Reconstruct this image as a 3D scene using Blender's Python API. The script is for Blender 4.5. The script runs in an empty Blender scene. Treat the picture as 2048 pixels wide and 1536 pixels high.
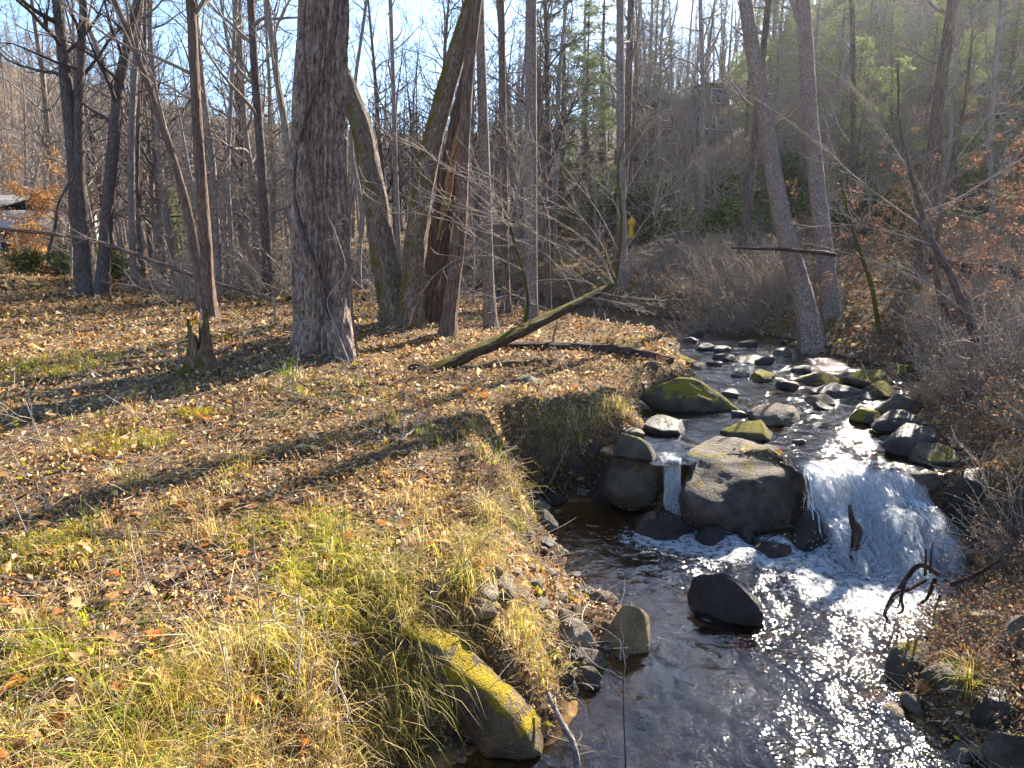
import bpy, bmesh, math, random, time
import numpy as np
T0 = time.time()
# ---------------------------------------------------------------- camera, world, sun, exposure
SC = bpy.context.scene
F_PX, PITCH, CAM_H = 1420.0, math.radians(11.5), 3.0
SUN_AZ, SUN_EL = math.radians(35), math.radians(31)      # azimuth to the right of the view direction
cam_d = bpy.data.cameras.new("camera"); cam = bpy.data.objects.new("camera", cam_d)
SC.collection.objects.link(cam); SC.camera = cam
cam.location = (0, 0, CAM_H); cam.rotation_euler = (math.radians(90) - PITCH, 0, 0)
cam_d.sensor_width = 36; cam_d.lens = 36 * F_PX / 2048; cam_d.clip_end = 3000; cam_d.clip_start = 0.05
W = bpy.data.worlds.new("World"); SC.world = W; W.use_nodes = True
wn = W.node_tree.nodes; wl = W.node_tree.links
sky = wn.new("ShaderNodeTexSky"); sky.sky_type = 'NISHITA'; sky.sun_disc = False
sky.sun_elevation = SUN_EL; sky.sun_rotation = SUN_AZ
sky.air_density = 1.0; sky.dust_density = 0.2; sky.ozone_density = 4.0
wn["Background"].inputs[1].default_value = 0.07
wl.new(sky.outputs[0], wn["Background"].inputs[0])
sun_d = bpy.data.lights.new("sun", 'SUN'); sun_d.energy = 5.0; sun_d.angle = math.radians(0.5); sun_d.color = (1.0, 0.90, 0.75)
sun = bpy.data.objects.new("sun", sun_d); SC.collection.objects.link(sun)
sun.rotation_euler = (math.radians(90) - SUN_EL, 0, math.pi - SUN_AZ)
SC.view_settings.view_transform = 'Standard'; SC.view_settings.look = 'None'
SC.view_settings.gamma = 1.0; SC.view_settings.exposure = 2.35
SC.render.engine = 'CYCLES'
cy = SC.cycles
cy.max_bounces = 5; cy.diffuse_bounces = 2; cy.glossy_bounces = 2; cy.transmission_bounces = 4
cy.transparent_max_bounces = 8; cy.caustics_reflective = False; cy.caustics_refractive = False
cy.sample_clamp_indirect = 4.0; cy.use_denoising = True; cy.volume_bounces = 0
try:
    cy.denoiser = 'OPENIMAGEDENOISE'; cy.denoising_input_passes = 'RGB_ALBEDO_NORMAL'; cy.denoising_prefilter = 'ACCURATE'
except Exception:
    pass
# ---------------------------------------------------------------- small helpers
COL = SC.collection
def ray(px, py):
    u = (px - 1024) / F_PX; v = (768 - py) / F_PX
    return np.array([u, math.cos(PITCH) + v * math.sin(PITCH), -math.sin(PITCH) + v * math.cos(PITCH)])
CAM = np.array([0, 0, CAM_H])
def aty(px, py, Y):
    r = ray(px, py); return CAM + r * (Y / r[1])
def atz(px, py, z):
    r = ray(px, py); return CAM + r * ((z - CAM_H) / r[2])
def link(o, parent=None):
    COL.objects.link(o)
    if parent is not None: o.parent = parent
    return o
def tag(o, label=None, cat=None, group=None, kind=None):
    if label: o["label"] = label
    if cat: o["category"] = cat
    if group: o["group"] = group
    if kind: o["kind"] = kind
    return o
def thing(name, label, cat, loc=(0, 0, 0), rz=0, group=None):
    o = bpy.data.objects.new(name, None); COL.objects.link(o); o.empty_display_size = .1
    o.location = loc; o.rotation_euler = (0, 0, rz)
    return tag(o, label, cat, group)
def mesh(name, v, quads=None, tris=None, mat=None, attrs=None, smooth=True, mats=None, midx=None):
    v = np.asarray(v, np.float32).reshape(-1, 3)
    m = bpy.data.meshes.new(name)
    q = np.zeros((0, 4), np.int32) if quads is None else np.asarray(quads, np.int32).reshape(-1, 4)
    t = np.zeros((0, 3), np.int32) if tris is None else np.asarray(tris, np.int32).reshape(-1, 3)
    m.vertices.add(len(v)); m.vertices.foreach_set("co", v.ravel())
    loops = np.concatenate([q.ravel(), t.ravel()])
    m.loops.add(len(loops)); m.loops.foreach_set("vertex_index", loops)
    n = len(q) + len(t); m.polygons.add(n)
    st = np.concatenate([np.arange(len(q)) * 4, len(q) * 4 + np.arange(len(t)) * 3]).astype(np.int32)
    m.polygons.foreach_set("loop_start", st)
    if smooth: m.polygons.foreach_set("use_smooth", np.ones(n, bool))
    for k, (typ, dom, data) in (attrs or {}).items():
        a = m.attributes.new(k, typ, dom)
        a.data.foreach_set({'FLOAT': 'value', 'FLOAT_VECTOR': 'vector', 'FLOAT_COLOR': 'color'}[typ], np.asarray(data, np.float32).ravel())
    for mm in (mats or ([mat] if mat else [])): m.materials.append(mm)
    if midx is not None: m.polygons.foreach_set("material_index", np.asarray(midx, np.int32))
    m.update(calc_edges=True)
    return m
def obj(name, me, parent=None):
    return link(bpy.data.objects.new(name, me), parent)
# ---------------------------------------------------------------- numpy noise
def _h(ix, iy, iz, s):
    h = (ix.astype(np.int64) * 374761393 + iy.astype(np.int64) * 668265263 + iz.astype(np.int64) * 2147483647 + s * 1274126177) & 0xffffffff
    h = ((h ^ (h >> 13)) * 1274126177) & 0xffffffff
    h = ((h ^ (h >> 16)) * 2246822519) & 0xffffffff
    return ((h ^ (h >> 15)) & 0xffffff) / float(0xffffff)
def vn(p, s=0):
    p = np.asarray(p, float); i = np.floor(p).astype(np.int64); f = p - i; f = f * f * (3 - 2 * f)
    x, y, z = i[..., 0], i[..., 1], i[..., 2]; u, v, w = f[..., 0], f[..., 1], f[..., 2]
    r = 0
    for dx in (0, 1):
        for dy in (0, 1):
            for dz in (0, 1):
                r = r + _h(x + dx, y + dy, z + dz, s) * (u if dx else 1 - u) * (v if dy else 1 - v) * (w if dz else 1 - w)
    return r * 2 - 1
def fbm(p, o=4, s=0):
    p = np.asarray(p, float); a = 1; t = 0; n = 0
    for k in range(o):
        t = t + a * vn(p * 2 ** k + 17.3 * k, s + k); n += a; a *= .5
    return t / n
def n2(x, y, sc, o=3, s=0):
    return fbm(np.stack([np.asarray(x, float) * sc, np.asarray(y, float) * sc, np.zeros_like(np.asarray(x, float))], -1), o, s)
def sstep(a, b, x):
    t = np.clip((x - a) / (b - a), 0, 1); return t * t * (3 - 2 * t)
# ---------------------------------------------------------------- materials
class NT:
    def __init__(s, name):
        s.m = bpy.data.materials.new(name); s.m.use_nodes = True; s.t = s.m.node_tree
        s.t.nodes.clear(); s.out = s.n("ShaderNodeOutputMaterial")
    def n(s, typ, ins=None, **kw):
        nd = s.t.nodes.new(typ)
        for k, v in kw.items(): setattr(nd, k, v)
        for k, v in (ins or {}).items(): s.set(nd, k, v)
        return nd
    def set(s, nd, k, v):
        sock = nd.inputs[k]
        if isinstance(v, bpy.types.NodeSocket): s.t.links.new(v, sock)
        else: sock.default_value = v if not isinstance(v, tuple) or len(v) != 3 or sock.type != 'RGBA' else (*v, 1)
    def tex(s, vec, scale, detail=4, rough=.55, typ="ShaderNodeTexNoise", **kw):
        return s.n(typ, {"Vector": vec, "Scale": scale, **({"Detail": detail, "Roughness": rough} if typ == "ShaderNodeTexNoise" else {})}, **kw)
    def mapv(s, vec, scale):
        return s.n("ShaderNodeMapping", {"Vector": vec, "Scale": scale}).outputs[0]
    def ramp(s, fac, stops, interp='LINEAR'):
        r = s.n("ShaderNodeValToRGB", {"Fac": fac}); e = r.color_ramp.elements; r.color_ramp.interpolation = interp
        while len(e) > 1: e.remove(e[-1])
        for i, (p, c) in enumerate(stops):
            el = e[0] if i == 0 else e.new(p)
            el.position = p; el.color = (*c, 1) if len(c) == 3 else c
        return r.outputs[0]
    def mix(s, f, a, b, bt='MIX'):
        x = s.n("ShaderNodeMixRGB", blend_type=bt); s.set(x, "Fac", f); s.set(x, "Color1", a); s.set(x, "Color2", b); return x.outputs[0]
    def math(s, op, a, b=0.0, c=0.0):
        x = s.n("ShaderNodeMath", operation=op); s.set(x, 0, a); s.set(x, 1, b); s.set(x, 2, c); return x.outputs[0]
    def rng(s, v, a, b, c=0.0, d=1.0):
        return s.n("ShaderNodeMapRange", {"Value": v, "From Min": a, "From Max": b, "To Min": c, "To Max": d}).outputs[0]
    def bump(s, h, st=.5, dist=.02, nrm=None):
        x = s.n("ShaderNodeBump", {"Height": h, "Strength": st, "Distance": dist})
        if nrm is not None: s.set(x, "Normal", nrm)
        return x.outputs[0]
    def pbsdf(s, col, rough=.85, nrm=None, spec=.3, **kw):
        b = s.n("ShaderNodeBsdfPrincipled"); s.set(b, "Base Color", col); s.set(b, "Roughness", rough); s.set(b, "Specular IOR Level", spec)
        if nrm is not None: s.set(b, "Normal", nrm)
        for k, v in kw.items(): s.set(b, k, v)
        return b.outputs[0]
    def done(s, sh):
        s.t.links.new(sh, s.out.inputs[0]); return s.m
    def attr(s, name, out="Vector"):
        return s.n("ShaderNodeAttribute", attribute_name=name).outputs[out]
    def pos(s): return s.n("ShaderNodeNewGeometry").outputs["Position"]
    def objc(s): return s.n("ShaderNodeTexCoord").outputs["Object"]

def bark_mat(name, dark, light, scale=1.0, stretch=.18, moss=0.0, bump=.6, lich=.0):
    N = NT(name); bk = N.attr("bk")
    st = N.mapv(bk, (scale, scale, scale * stretch))
    a = N.tex(st, 34, 5, .68).outputs[0]
    w = N.tex(N.mapv(bk, (scale, scale, scale * min(1, stretch * 2.2))), 110, 3, .65).outputs[0]
    big = N.tex(bk, 2.2, 3).outputs[0]
    h = N.math('MULTIPLY_ADD', w, .4, a)
    c = N.ramp(h, [(.50, tuple(x * .6 for x in dark)), (.62, dark), (.74, tuple((d + l) / 2 for d, l in zip(dark, light))), (.88, light)])
    c = N.mix(N.rng(big, .4, .75, 0, .4), c, tuple(x * .6 for x in dark))
    if lich:
        sp = N.tex(bk, 14, 3).outputs[0]
        c = N.mix(N.rng(sp, .56, .66, 0, lich), c, (.38, .38, .34))
    if moss:
        nz = N.tex(bk, 3.5, 5, .7).outputs[0]
        nrm = N.n("ShaderNodeSeparateXYZ", {0: N.n("ShaderNodeNewGeometry").outputs["Normal"]})
        side = N.math('MULTIPLY_ADD', nrm.outputs[0], -.16, nz)
        side = N.math('MULTIPLY_ADD', nrm.outputs[2], .22, side)
        c = N.mix(N.rng(side, .66 - .2 * moss, .74 - .2 * moss), c, N.mix(a, (.045, .045, .010), (.16, .135, .018)))
    return N.done(N.pbsdf(c, .9, N.bump(h, min(1, bump * 1.4), .035), .15))
def leaf_mat(name, trans=.35, attr="col", rough=.7, colour=None):
    N = NT(name)
    c = N.attr(attr, "Color") if colour is None else colour
    if colour is not None:
        oi = N.n("ShaderNodeObjectInfo").outputs["Random"]
        c = N.mix(oi, colour, tuple(x * .55 for x in colour))
    d = N.pbsdf(c, rough, None, .15)
    t = N.n("ShaderNodeBsdfTranslucent"); N.set(t, 0, c)
    mx = N.n("ShaderNodeMixShader", {0: trans}); N.t.links.new(d, mx.inputs[1]); N.t.links.new(t.outputs[0], mx.inputs[2])
    return N.done(mx.outputs[0])
def rock_mat(name, c1, c2, moss=0.0, rough=.8, mosscol=((.10, .095, .008), (.32, .25, .015))):
    N = NT(name); p = N.pos()
    a = N.tex(p, 5, 6, .6).outputs[0]; b = N.tex(p, 30, 4, .65).outputs[0]
    v = N.tex(N.n('ShaderNodeMixRGB', {'Fac': .12, 'Color1': p, 'Color2': N.tex(p, 4, 3).outputs[1]}).outputs[0], 5.5, typ="ShaderNodeTexVoronoi", feature='DISTANCE_TO_EDGE').outputs['Distance']; fine = N.tex(p, 120, 3, .7).outputs[0]
    c = N.ramp(N.math('MULTIPLY_ADD', b, .35, a), [(.45, c1), (.68, c2), (.85, tuple(min(1, x * 1.5) for x in c2))])
    lich = N.tex(p, 9, 5, .7).outputs[0]
    c = N.mix(N.rng(lich, .58, .68, 0, .5), c, tuple(min(1, x * 1.35 + .01) for x in c2))
    h = N.math('MULTIPLY_ADD', b, .7, a); h = N.math('MULTIPLY_ADD', fine, .3, h); h = N.math('MULTIPLY_ADD', N.rng(v, 0, .05, -1, 0), .18, h)
    c = N.mix(N.rng(v, 0, .03, .35, 0), c, tuple(x * .5 for x in c1)); c = N.mix(N.rng(fine, .3, .75, 0, .4), c, tuple(x * .55 for x in c2))
    if moss:
        sx = N.n("ShaderNodeSeparateXYZ", {0: N.n("ShaderNodeNewGeometry").outputs["Normal"]})
        mn = N.tex(p, 6.5, 5, .65).outputs[0]
        f = N.math('MULTIPLY_ADD', sx.outputs[2], .30, mn)
        fm = N.rng(f, .92 - .34 * moss, 1.0 - .34 * moss)
        mm = N.tex(p, 90, 3, .7).outputs[0]
        c = N.mix(fm, c, N.mix(N.rng(mm, .35, .65), mosscol[0], mosscol[1]))
        h = N.math('ADD', h, N.math('MULTIPLY', fm, N.math('MULTIPLY', mm, .9)))
        r = N.rng(fm, 0, 1, rough, .95)
    else: r = rough
    return N.done(N.pbsdf(c, r, N.bump(h, .9, .045), .35))
def plain(name, col, rough=.7, var=.25, sc=8, spec=.3, metal=0.0):
    N = NT(name); a = N.tex(N.objc(), sc, 4).outputs[0]
    c = N.mix(N.rng(a, .3, .7), tuple(x * (1 - var) for x in col), tuple(min(1, x * (1 + var)) for x in col))
    return N.done(N.pbsdf(c, rough, N.bump(a, .15, .01), spec, Metallic=metal))
M = {}
M['bark_main'] = bark_mat('bark_main', (0.146, 0.102, 0.085), (0.512, 0.397, 0.329), 1.0, .30, lich=.2, bump=.9)
M['bark_moss'] = bark_mat('bark_moss', (0.085, 0.067, 0.049), (0.305, 0.244, 0.189), 1.2, .3, moss=.42, lich=.4)
M['bark_brown'] = bark_mat('bark_brown', (0.079, 0.052, 0.043), (0.305, 0.220, 0.177), 1.2, .15)
M['bark_dark'] = bark_mat('bark_dark', (0.055, 0.041, 0.039), (0.220, 0.171, 0.152), 1.0, .2, lich=.15)
M['bark_grey'] = bark_mat('bark_grey', (0.122, 0.100, 0.088), (0.366, 0.305, 0.275), 1.0, .5, bump=.4, lich=.25)
M['bark_pink'] = bark_mat('bark_pink', (0.134, 0.093, 0.078), (0.378, 0.287, 0.244), 1.0, .7, bump=.5, lich=.25)
M['bark_snag'] = bark_mat('bark_snag', (.055, .036, .029), (.22, .15, .115), 1.0, .08, bump=.8)
M['bark_far'] = bark_mat('bark_far', (0.134, 0.110, 0.098), (0.378, 0.323, 0.287), 1.0, .3, bump=.2)
M['twig'] = bark_mat('twig', (.14, .112, .095), (.36, .30, .255), 2.0, .5, bump=.1)
M['twig_dark'] = bark_mat('twig_dark', (.04, .03, .027), (.14, .105, .09), 2.0, .5, bump=.1)
M['twig_pale'] = bark_mat('twig_pale', (.20, .165, .135), (.48, .42, .35), 2.0, .5, bump=.1)
M['twig_moss'] = bark_mat('twig_moss', (.04, .04, .015), (.14, .13, .04), 2.0, .5, moss=1.0)
M['log_moss'] = bark_mat('log_moss', (.05, .035, .022), (.16, .115, .075), 1.4, .2, moss=.75)
M['log_dark'] = bark_mat('log_dark', (.03, .02, .017), (.13, .085, .068), 1.2, .12)
M['split_wood'] = bark_mat('split_wood', (.16, .085, .04), (.42, .27, .15), 2.0, .08, bump=.9)
M['stump'] = bark_mat('stump', (.13, .08, .045), (.42, .30, .19), 2.0, .15, moss=.55, bump=.9)
M['litter'] = leaf_mat('litter', .3)
M['grass'] = leaf_mat('grass', .45)
M['needle'] = leaf_mat('needle', .5)
M['evergreen'] = leaf_mat('evergreen', .25, rough=.6)
M['deadleaf'] = leaf_mat('deadleaf', .5)
M['leaf_orange'] = leaf_mat('leaf_orange', .35, colour=(.42, .145, .035))
M['leaf_tan'] = leaf_mat('leaf_tan', .35, colour=(.52, .31, .14))
M['leaf_red'] = leaf_mat('leaf_red', .35, colour=(.40, .105, .025))
M['rock_grey'] = rock_mat('rock_grey', (.045, .035, .026), (.14, .11, .08))
M['rock_pale'] = rock_mat('rock_pale', (.07, .055, .04), (.23, .185, .135), moss=.22)
M['rock_moss'] = rock_mat('rock_moss', (.022, .018, .013), (.085, .065, .045), moss=.84)
M['rock_moss2'] = rock_mat('rock_moss2', (.022, .018, .014), (.095, .075, .052), moss=.42)
M['rock_dark'] = rock_mat('rock_dark', (.012, .010, .009), (.045, .036, .031), moss=.12, rough=.45)
M['rock_wet'] = rock_mat('rock_wet', (.010, .008, .0075), (.036, .027, .025), rough=.30)
M['rock_boulder'] = rock_mat('rock_boulder', (.012, .009, .008), (.11, .085, .064), moss=.28)
M['rock_tan'] = rock_mat('rock_tan', (.06, .042, .02), (.24, .17, .085), moss=.3)
M['rock_slab'] = rock_mat('rock_slab', (.035, .024, .015), (.15, .105, .06), moss=.74, mosscol=((.16, .125, .005), (.52, .37, .012)))

def ground_mat():
    N = NT('ground'); p = N.pos()
    a = N.tex(p, 1.3, 5, .6).outputs[0]; b = N.tex(p, 26, 5, .7).outputs[0]; d = N.tex(p, 110, 3, .7).outputs[0]
    c = N.ramp(b, [(.30, (.035, .022, .013)), (.48, (.12, .076, .042)), (.60, (.21, .14, .075)), (.75, (.34, .245, .14))])
    g = N.tex(p, .8, 4, .6).outputs[0]
    c = N.mix(N.rng(g, .55, .68, 0, .5), c, N.mix(d, (.05, .055, .012), (.17, .16, .035)))
    wet = N.attr("wet", "Fac")
    bed = N.ramp(b, [(.3, (.06, .033, .013)), (.55, (.19, .11, .042)), (.75, (.34, .215, .095))])
    mud = N.ramp(b, [(.3, (.018, .012, .009)), (.7, (.07, .045, .03))])
    c = N.mix(N.rng(wet, .05, .5), c, mud); c = N.mix(N.rng(wet, .6, 1.0), c, bed)
    return N.done(N.pbsdf(c, .95, N.bump(N.math('MULTIPLY_ADD', d, .5, b), N.rng(wet, .5, 1.0, .9, .25), .04), .12))
M['ground'] = ground_mat()
def water_mat():
    N = NT('water'); p = N.pos()
    fl = N.mapv(p, (1.0, 1.0, 1.0))
    n1 = N.tex(N.mapv(p, (1.0, .65, 1.0)), 7, 1, .5).outputs[0]; n2_ = N.tex(fl, 22, 1, .5).outputs[0]; n3 = N.tex(fl, 48, 0, .5).outputs[0]
    rip = N.attr("rip", "Fac")
    h = N.math('MULTIPLY_ADD', n2_, .5, n1); h = N.math('MULTIPLY_ADD', n3, .20, h)
    nb = N.n("ShaderNodeBump", {"Height": h, "Strength": N.rng(rip, 0, 1, .08, .52), "Distance": .06}).outputs[0]
    fr = N.n("ShaderNodeFresnel", {"IOR": 1.34, "Normal": nb}).outputs[0]
    gl = N.n("ShaderNodeBsdfGlossy", {"Roughness": .075, "Normal": nb}); N.set(gl, 0, (1, 1, 1))
    tr = N.n("ShaderNodeBsdfTransparent"); N.set(tr, 0, N.mix(N.rng(N.attr('dep', 'Fac'), .0, .30), (.95, .86, .68), (.42, .30, .18)))
    body = N.n("ShaderNodeMixShader", {0: N.math('MINIMUM', N.math('MULTIPLY_ADD', fr, 1.15, .015), .95)})
    N.t.links.new(tr.outputs[0], body.inputs[1]); N.t.links.new(gl.outputs[0], body.inputs[2])
    # foam: froth where the water is broken
    fo = N.attr("foam", "Fac")
    fa = N.tex(p, 16, 5, .7).outputs[0]; fb = N.tex(p, 60, 4, .7).outputs[0]
    fn = N.math('MULTIPLY_ADD', fb, .55, fa)
    thr = N.math('SUBTRACT', 1.14, N.math('MULTIPLY', fo, .46))
    fm = N.math('MULTIPLY', N.n("ShaderNodeMapRange", {"Value": N.math('SUBTRACT', fn, thr), "From Min": -.04, "From Max": .13}).outputs[0], N.rng(fo, 0, .12))
    fd = N.pbsdf((.66, .70, .74), .5, N.bump(fn, .8, .04), .4)
    ft = N.n("ShaderNodeBsdfTranslucent"); N.set(ft, 0, (.75, .82, .88))
    fx = N.n("ShaderNodeMixShader", {0: .35}); N.t.links.new(fd, fx.inputs[1]); N.t.links.new(ft.outputs[0], fx.inputs[2])
    o = N.n("ShaderNodeMixShader", {0: fm}); N.t.links.new(body.outputs[0], o.inputs[1]); N.t.links.new(fx.outputs[0], o.inputs[2])
    return N.done(o.outputs[0])
M['water'] = water_mat()
def fall_mat(name, dens):
    N = NT(name); uv = N.attr("uvw")
    s1 = N.tex(N.mapv(uv, (7, 2.2, 1)), 3, 5, .7).outputs[0]
    s2 = N.tex(N.mapv(uv, (24, 9, 1)), 3, 4, .75).outputs[0]
    s = N.math('MULTIPLY_ADD', N.math('SUBTRACT', s2, .5), .9, s1); s = N.math('ADD', s, .25)
    al = N.n("ShaderNodeMapRange", {"Value": s, "From Min": .80 - dens, "From Max": .98 - dens, "To Min": .06, "To Max": .97}).outputs[0]
    al = N.math('MULTIPLY', al, N.attr("cov", "Fac"))
    nb = N.bump(s, .9, .05)
    d = N.pbsdf((.80, .84, .89), .3, nb, .5)
    t = N.n("ShaderNodeBsdfTranslucent"); N.set(t, 0, (.80, .86, .92)); 
    x = N.n("ShaderNodeMixShader", {0: .5}); N.t.links.new(d, x.inputs[1]); N.t.links.new(t.outputs[0], x.inputs[2])
    tr = N.n("ShaderNodeBsdfTransparent"); gl = N.n("ShaderNodeBsdfGlossy", {"Roughness": .1, "Normal": nb})
    wt = N.n("ShaderNodeMixShader", {0: .14}); N.t.links.new(tr.outputs[0], wt.inputs[1]); N.t.links.new(gl.outputs[0], wt.inputs[2])
    o = N.n("ShaderNodeMixShader", {0: al}); N.t.links.new(wt.outputs[0], o.inputs[1]); N.t.links.new(x.outputs[0], o.inputs[2])
    return N.done(o.outputs[0])
M['fall'] = fall_mat('fall', .15); M['fall_thin'] = fall_mat('fall_thin', .14)
Ns = NT('strand'); _p = Ns.pos(); _d = Ns.pbsdf((.82, .86, .90), .25, Ns.bump(Ns.tex(_p, 60, 3).outputs[0], .6, .01), .5); _t = Ns.n("ShaderNodeBsdfTranslucent"); Ns.set(_t, 0, (.85, .89, .93))
_m = Ns.n("ShaderNodeMixShader", {0: .45}); Ns.t.links.new(_d, _m.inputs[1]); Ns.t.links.new(_t.outputs[0], _m.inputs[2]); M['strand'] = Ns.done(_m.outputs[0])
M['spray'] = plain('spray', (.85, .9, .95), .2, .02)
# ---------------------------------------------------------------- terrain
LOW = np.array([(-.9, -4), (-.85, 2.6), (-.62, 3.5), (-.25, 3.74), (.26, 3.78), (.43, 4.37), (.69, 4.73), (1.0, 4.9), (.9, 5.42), (.48, 5.91), (.52, 6.4), (.3, 7.03), (.34, 7.8), (1.0, 7.95), (1.9, 7.6), (2.45, 7.15), (3.04, 6.95), (3.47, 6.5), (4.1, 6.45), (3.9, 5.72), (3.5, 5.14), (2.8, 4.6), (2.55, 4.2), (2.65, 3.6), (2.9, 2.5), (3.1, -4)])
UPP = np.array([(1.1, 7.75), (1.3, 8.1), (1.65, 8.5), (1.8, 9.9), (2.6, 10.7), (3.0, 11.3), (2.95, 12.4), (3.3, 13.9), (1.5, 17), (-2, 22), (-8, 30), (-14, 38), (-22, 43), (-40, 46), (-40, 51), (-20, 50), (-10, 43), (-2, 31), (2.5, 21), (4.5, 16.5), (5.6, 13.3), (5.8, 12.2), (6.4, 11), (5.6, 9.9), (5.0, 8.8), (5.0, 8.2), (4.6, 6.95), (4.2, 6.9), (3.8, 7.1), (3.15, 7.1), (2.95, 7.7), (2.1, 7.85), (1.9, 7.45), (1.6, 7.4)])
def sdf(poly, x, y):
    x = np.asarray(x, float); y = np.asarray(y, float)
    d = np.full(x.shape, 1e9); ins = np.zeros(x.shape, bool)
    for i in range(len(poly)):
        a = poly[i]; b = poly[(i + 1) % len(poly)]; e = b - a
        t = np.clip(((x - a[0]) * e[0] + (y - a[1]) * e[1]) / (e @ e), 0, 1)
        d = np.minimum(d, (x - a[0] - t * e[0]) ** 2 + (y - a[1] - t * e[1]) ** 2)
        c = ((a[1] > y) != (b[1] > y)); dy = (b[1] - a[1]) if b[1] != a[1] else 1e-9
        ins ^= c & (x < e[0] * (y - a[1]) / dy + a[0])
    d = np.sqrt(d); return np.where(ins, -d, d)
def zup(y):
    return .62 + .38 * np.clip((np.asarray(y, float) - 7.6) / 6.5, 0, 1)
CP = np.array([
 (-2, 2.4, .95), (-1, 2.5, .88), (-3.6, 4.7, 1.2), (-4, 5.9, 1.3), (-1.3, 4.5, .98), (-.5, 5.2, .88), (-.15, 6.45, 1.02), (-1.5, 7, 1.2), (-2.6, 9.7, 1.5),
 (-2.2, 8.6, 1.38), (-4.5, 9, 1.36), (-1.2, 9.4, 1.25), (-2, 12.5, 1.55), (-1, 11.6, 1.42), (1.0, 9.7, 1.06), (.3, 8.4, 1.08), (.5, 11.2, 1.2), (1.9, 12.2, 1.12), (.5, 15, 1.2),
 (-6.3, 14.8, 1.4), (-13, 22, 1.4), (-5, 20, 1.4), (-20, 28, 1.7), (-28, 40, 1.8), (-9, 34, 1.25), (-10, 10, 1.4), (-14, 4, 1.3), (-5, 0, 1.0), (-20, 60, 2.0), (-16, 36, 1.35),
 (3.4, 4.0, .40), (3.9, 5.0, .65), (4.8, 6.3, 1.0), (5.8, 8, 1.25), (6.6, 9, 1.4), (8, 9, 1.8), (7.2, 11, 1.4), (5.9, 13.2, 1.5), (6.5, 14, 1.65), (7.7, 13, 1.75), (9.5, 14, 2.3), (10, 10, 2.3),
 (7.9, 23, 2.75), (4.6, 27.6, 2.6), (11.7, 21, 3.3), (9, 25.5, 2.85), (5.4, 30, 2.7), (14, 23.5, 3.5), (5, 18.5, 1.75), (7.5, 18, 2.15), (1, 27, 1.9), (-3, 38, 2.3), (18, 19, 4.0), (5, 3, .9), (8, 2, 2), (6, -3, 1.5),
 (8, 34, 4.6), (14, 55, 10.5), (20, 32, 8.5), (12, 42, 7.4), (0, 46, 4.4), (30, 40, 15), (28, 70, 24), (6, 70, 9), (0, 95, 8), (45, 60, 30), (60, 100, 50), (33, 105, 27), (12, 105, 12), (-20, 200, 12), (40, 20, 14), (90, 60, 55),
 (-122, 165, 43), (-65, 165, 18), (-40, 175, 9), (-80, 105, 11), (-55, 70, 3), (-160, 150, 62), (-110, 90, 22), (-60, 20, 3), (-200, 60, 60), (0, 300, 20), (150, 250, 90), (-150, 300, 60), (0, -60, 2), (-80, -40, 5), (80, -30, 25)])
_A = np.sqrt((CP[:, None, 0] - CP[None, :, 0]) ** 2 + (CP[:, None, 1] - CP[None, :, 1]) ** 2 + .15)
_n = len(CP); _B = np.zeros((_n + 3, _n + 3)); _B[:_n, :_n] = _A; _B[:_n, _n] = 1; _B[:_n, _n + 1:] = CP[:, :2]; _B[_n, :_n] = 1; _B[_n + 1:, :_n] = CP[:, :2].T
_W = np.linalg.solve(_B, np.concatenate([CP[:, 2], np.zeros(3)]))
def land(x, y):
    x = np.asarray(x, float); y = np.asarray(y, float); z = _W[_n] + _W[_n + 1] * x + _W[_n + 2] * y
    for i in range(_n): z = z + _W[i] * np.sqrt((x - CP[i, 0]) ** 2 + (y - CP[i, 1]) ** 2 + .15)
    return z
def smin(a, b, k):
    h = np.clip(.5 + .5 * (b - a) / k, 0, 1); return b * (1 - h) + a * h - k * h * (1 - h)
def gz(x, y, full=False):
    x = np.asarray(x, float); y = np.asarray(y, float)
    r = np.hypot(x, y)
    z = land(x, y) + .05 * n2(x, y, .9, 3, 3) + .035 * n2(x, y, 4.0, 3, 5) + .25 * sstep(14, 60, r) * n2(x, y, .25, 3, 8)
    # hollow in the near bank
    z = z - .28 * np.exp(-(((x + .85) / .28) ** 2 + ((y - 3.75) / .33) ** 2))
    dl = sdf(LOW, x, y); du = sdf(UPP, x, y)
    wob = .10 * n2(x, y, 2.2, 3, 11)
    du_ = du + wob * sstep(-.1, .3, du); dl_ = dl + wob
    su = np.where((x > 4) & (y < 16), .55, .8)
    up = zup(y) + np.where(du_ > 0, np.minimum(du_ * 1.2, .08) + np.maximum(du_ - .07, 0) * su, np.maximum(du_ * .55, -.22 - .05 * n2(x, y, 3, 2, 4)))
    gravel = np.exp(-(((x - .5) / .75) ** 2 + ((y - 5.2) / 1.0) ** 2))
    sl = 1.7 * (1 - gravel) + .25 * gravel
    sl = np.where(x > 2.2, np.where(y < 6.3, .62, 1.5), sl)
    lo = np.where(dl_ > 0, np.minimum(dl_ * .5, .03) + np.maximum(dl_ - .06, 0) * sl, np.maximum(dl_ * np.where(x < 1.8, .24, .5), -.28 - .07 * n2(x, y, 2.5, 3, 4)))
    z = smin(z, up, .10); z = smin(z, lo, .08)
    if full: return z, dl, du
    return z
def gz1(x, y): return float(gz(np.array([x]), np.array([y]))[0])
def hit(px, py, far=70):
    r = ray(px, py); r = r / np.linalg.norm(r[:2])
    t = np.exp(np.linspace(math.log(1.5), math.log(far), 500)); P = CAM + r[None] * t[:, None]
    g = P[:, 2] - gz(P[:, 0], P[:, 1]); k = np.argmax(g < 0)
    if g[k] >= 0: k = len(t) - 1
    return P[k]
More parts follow.
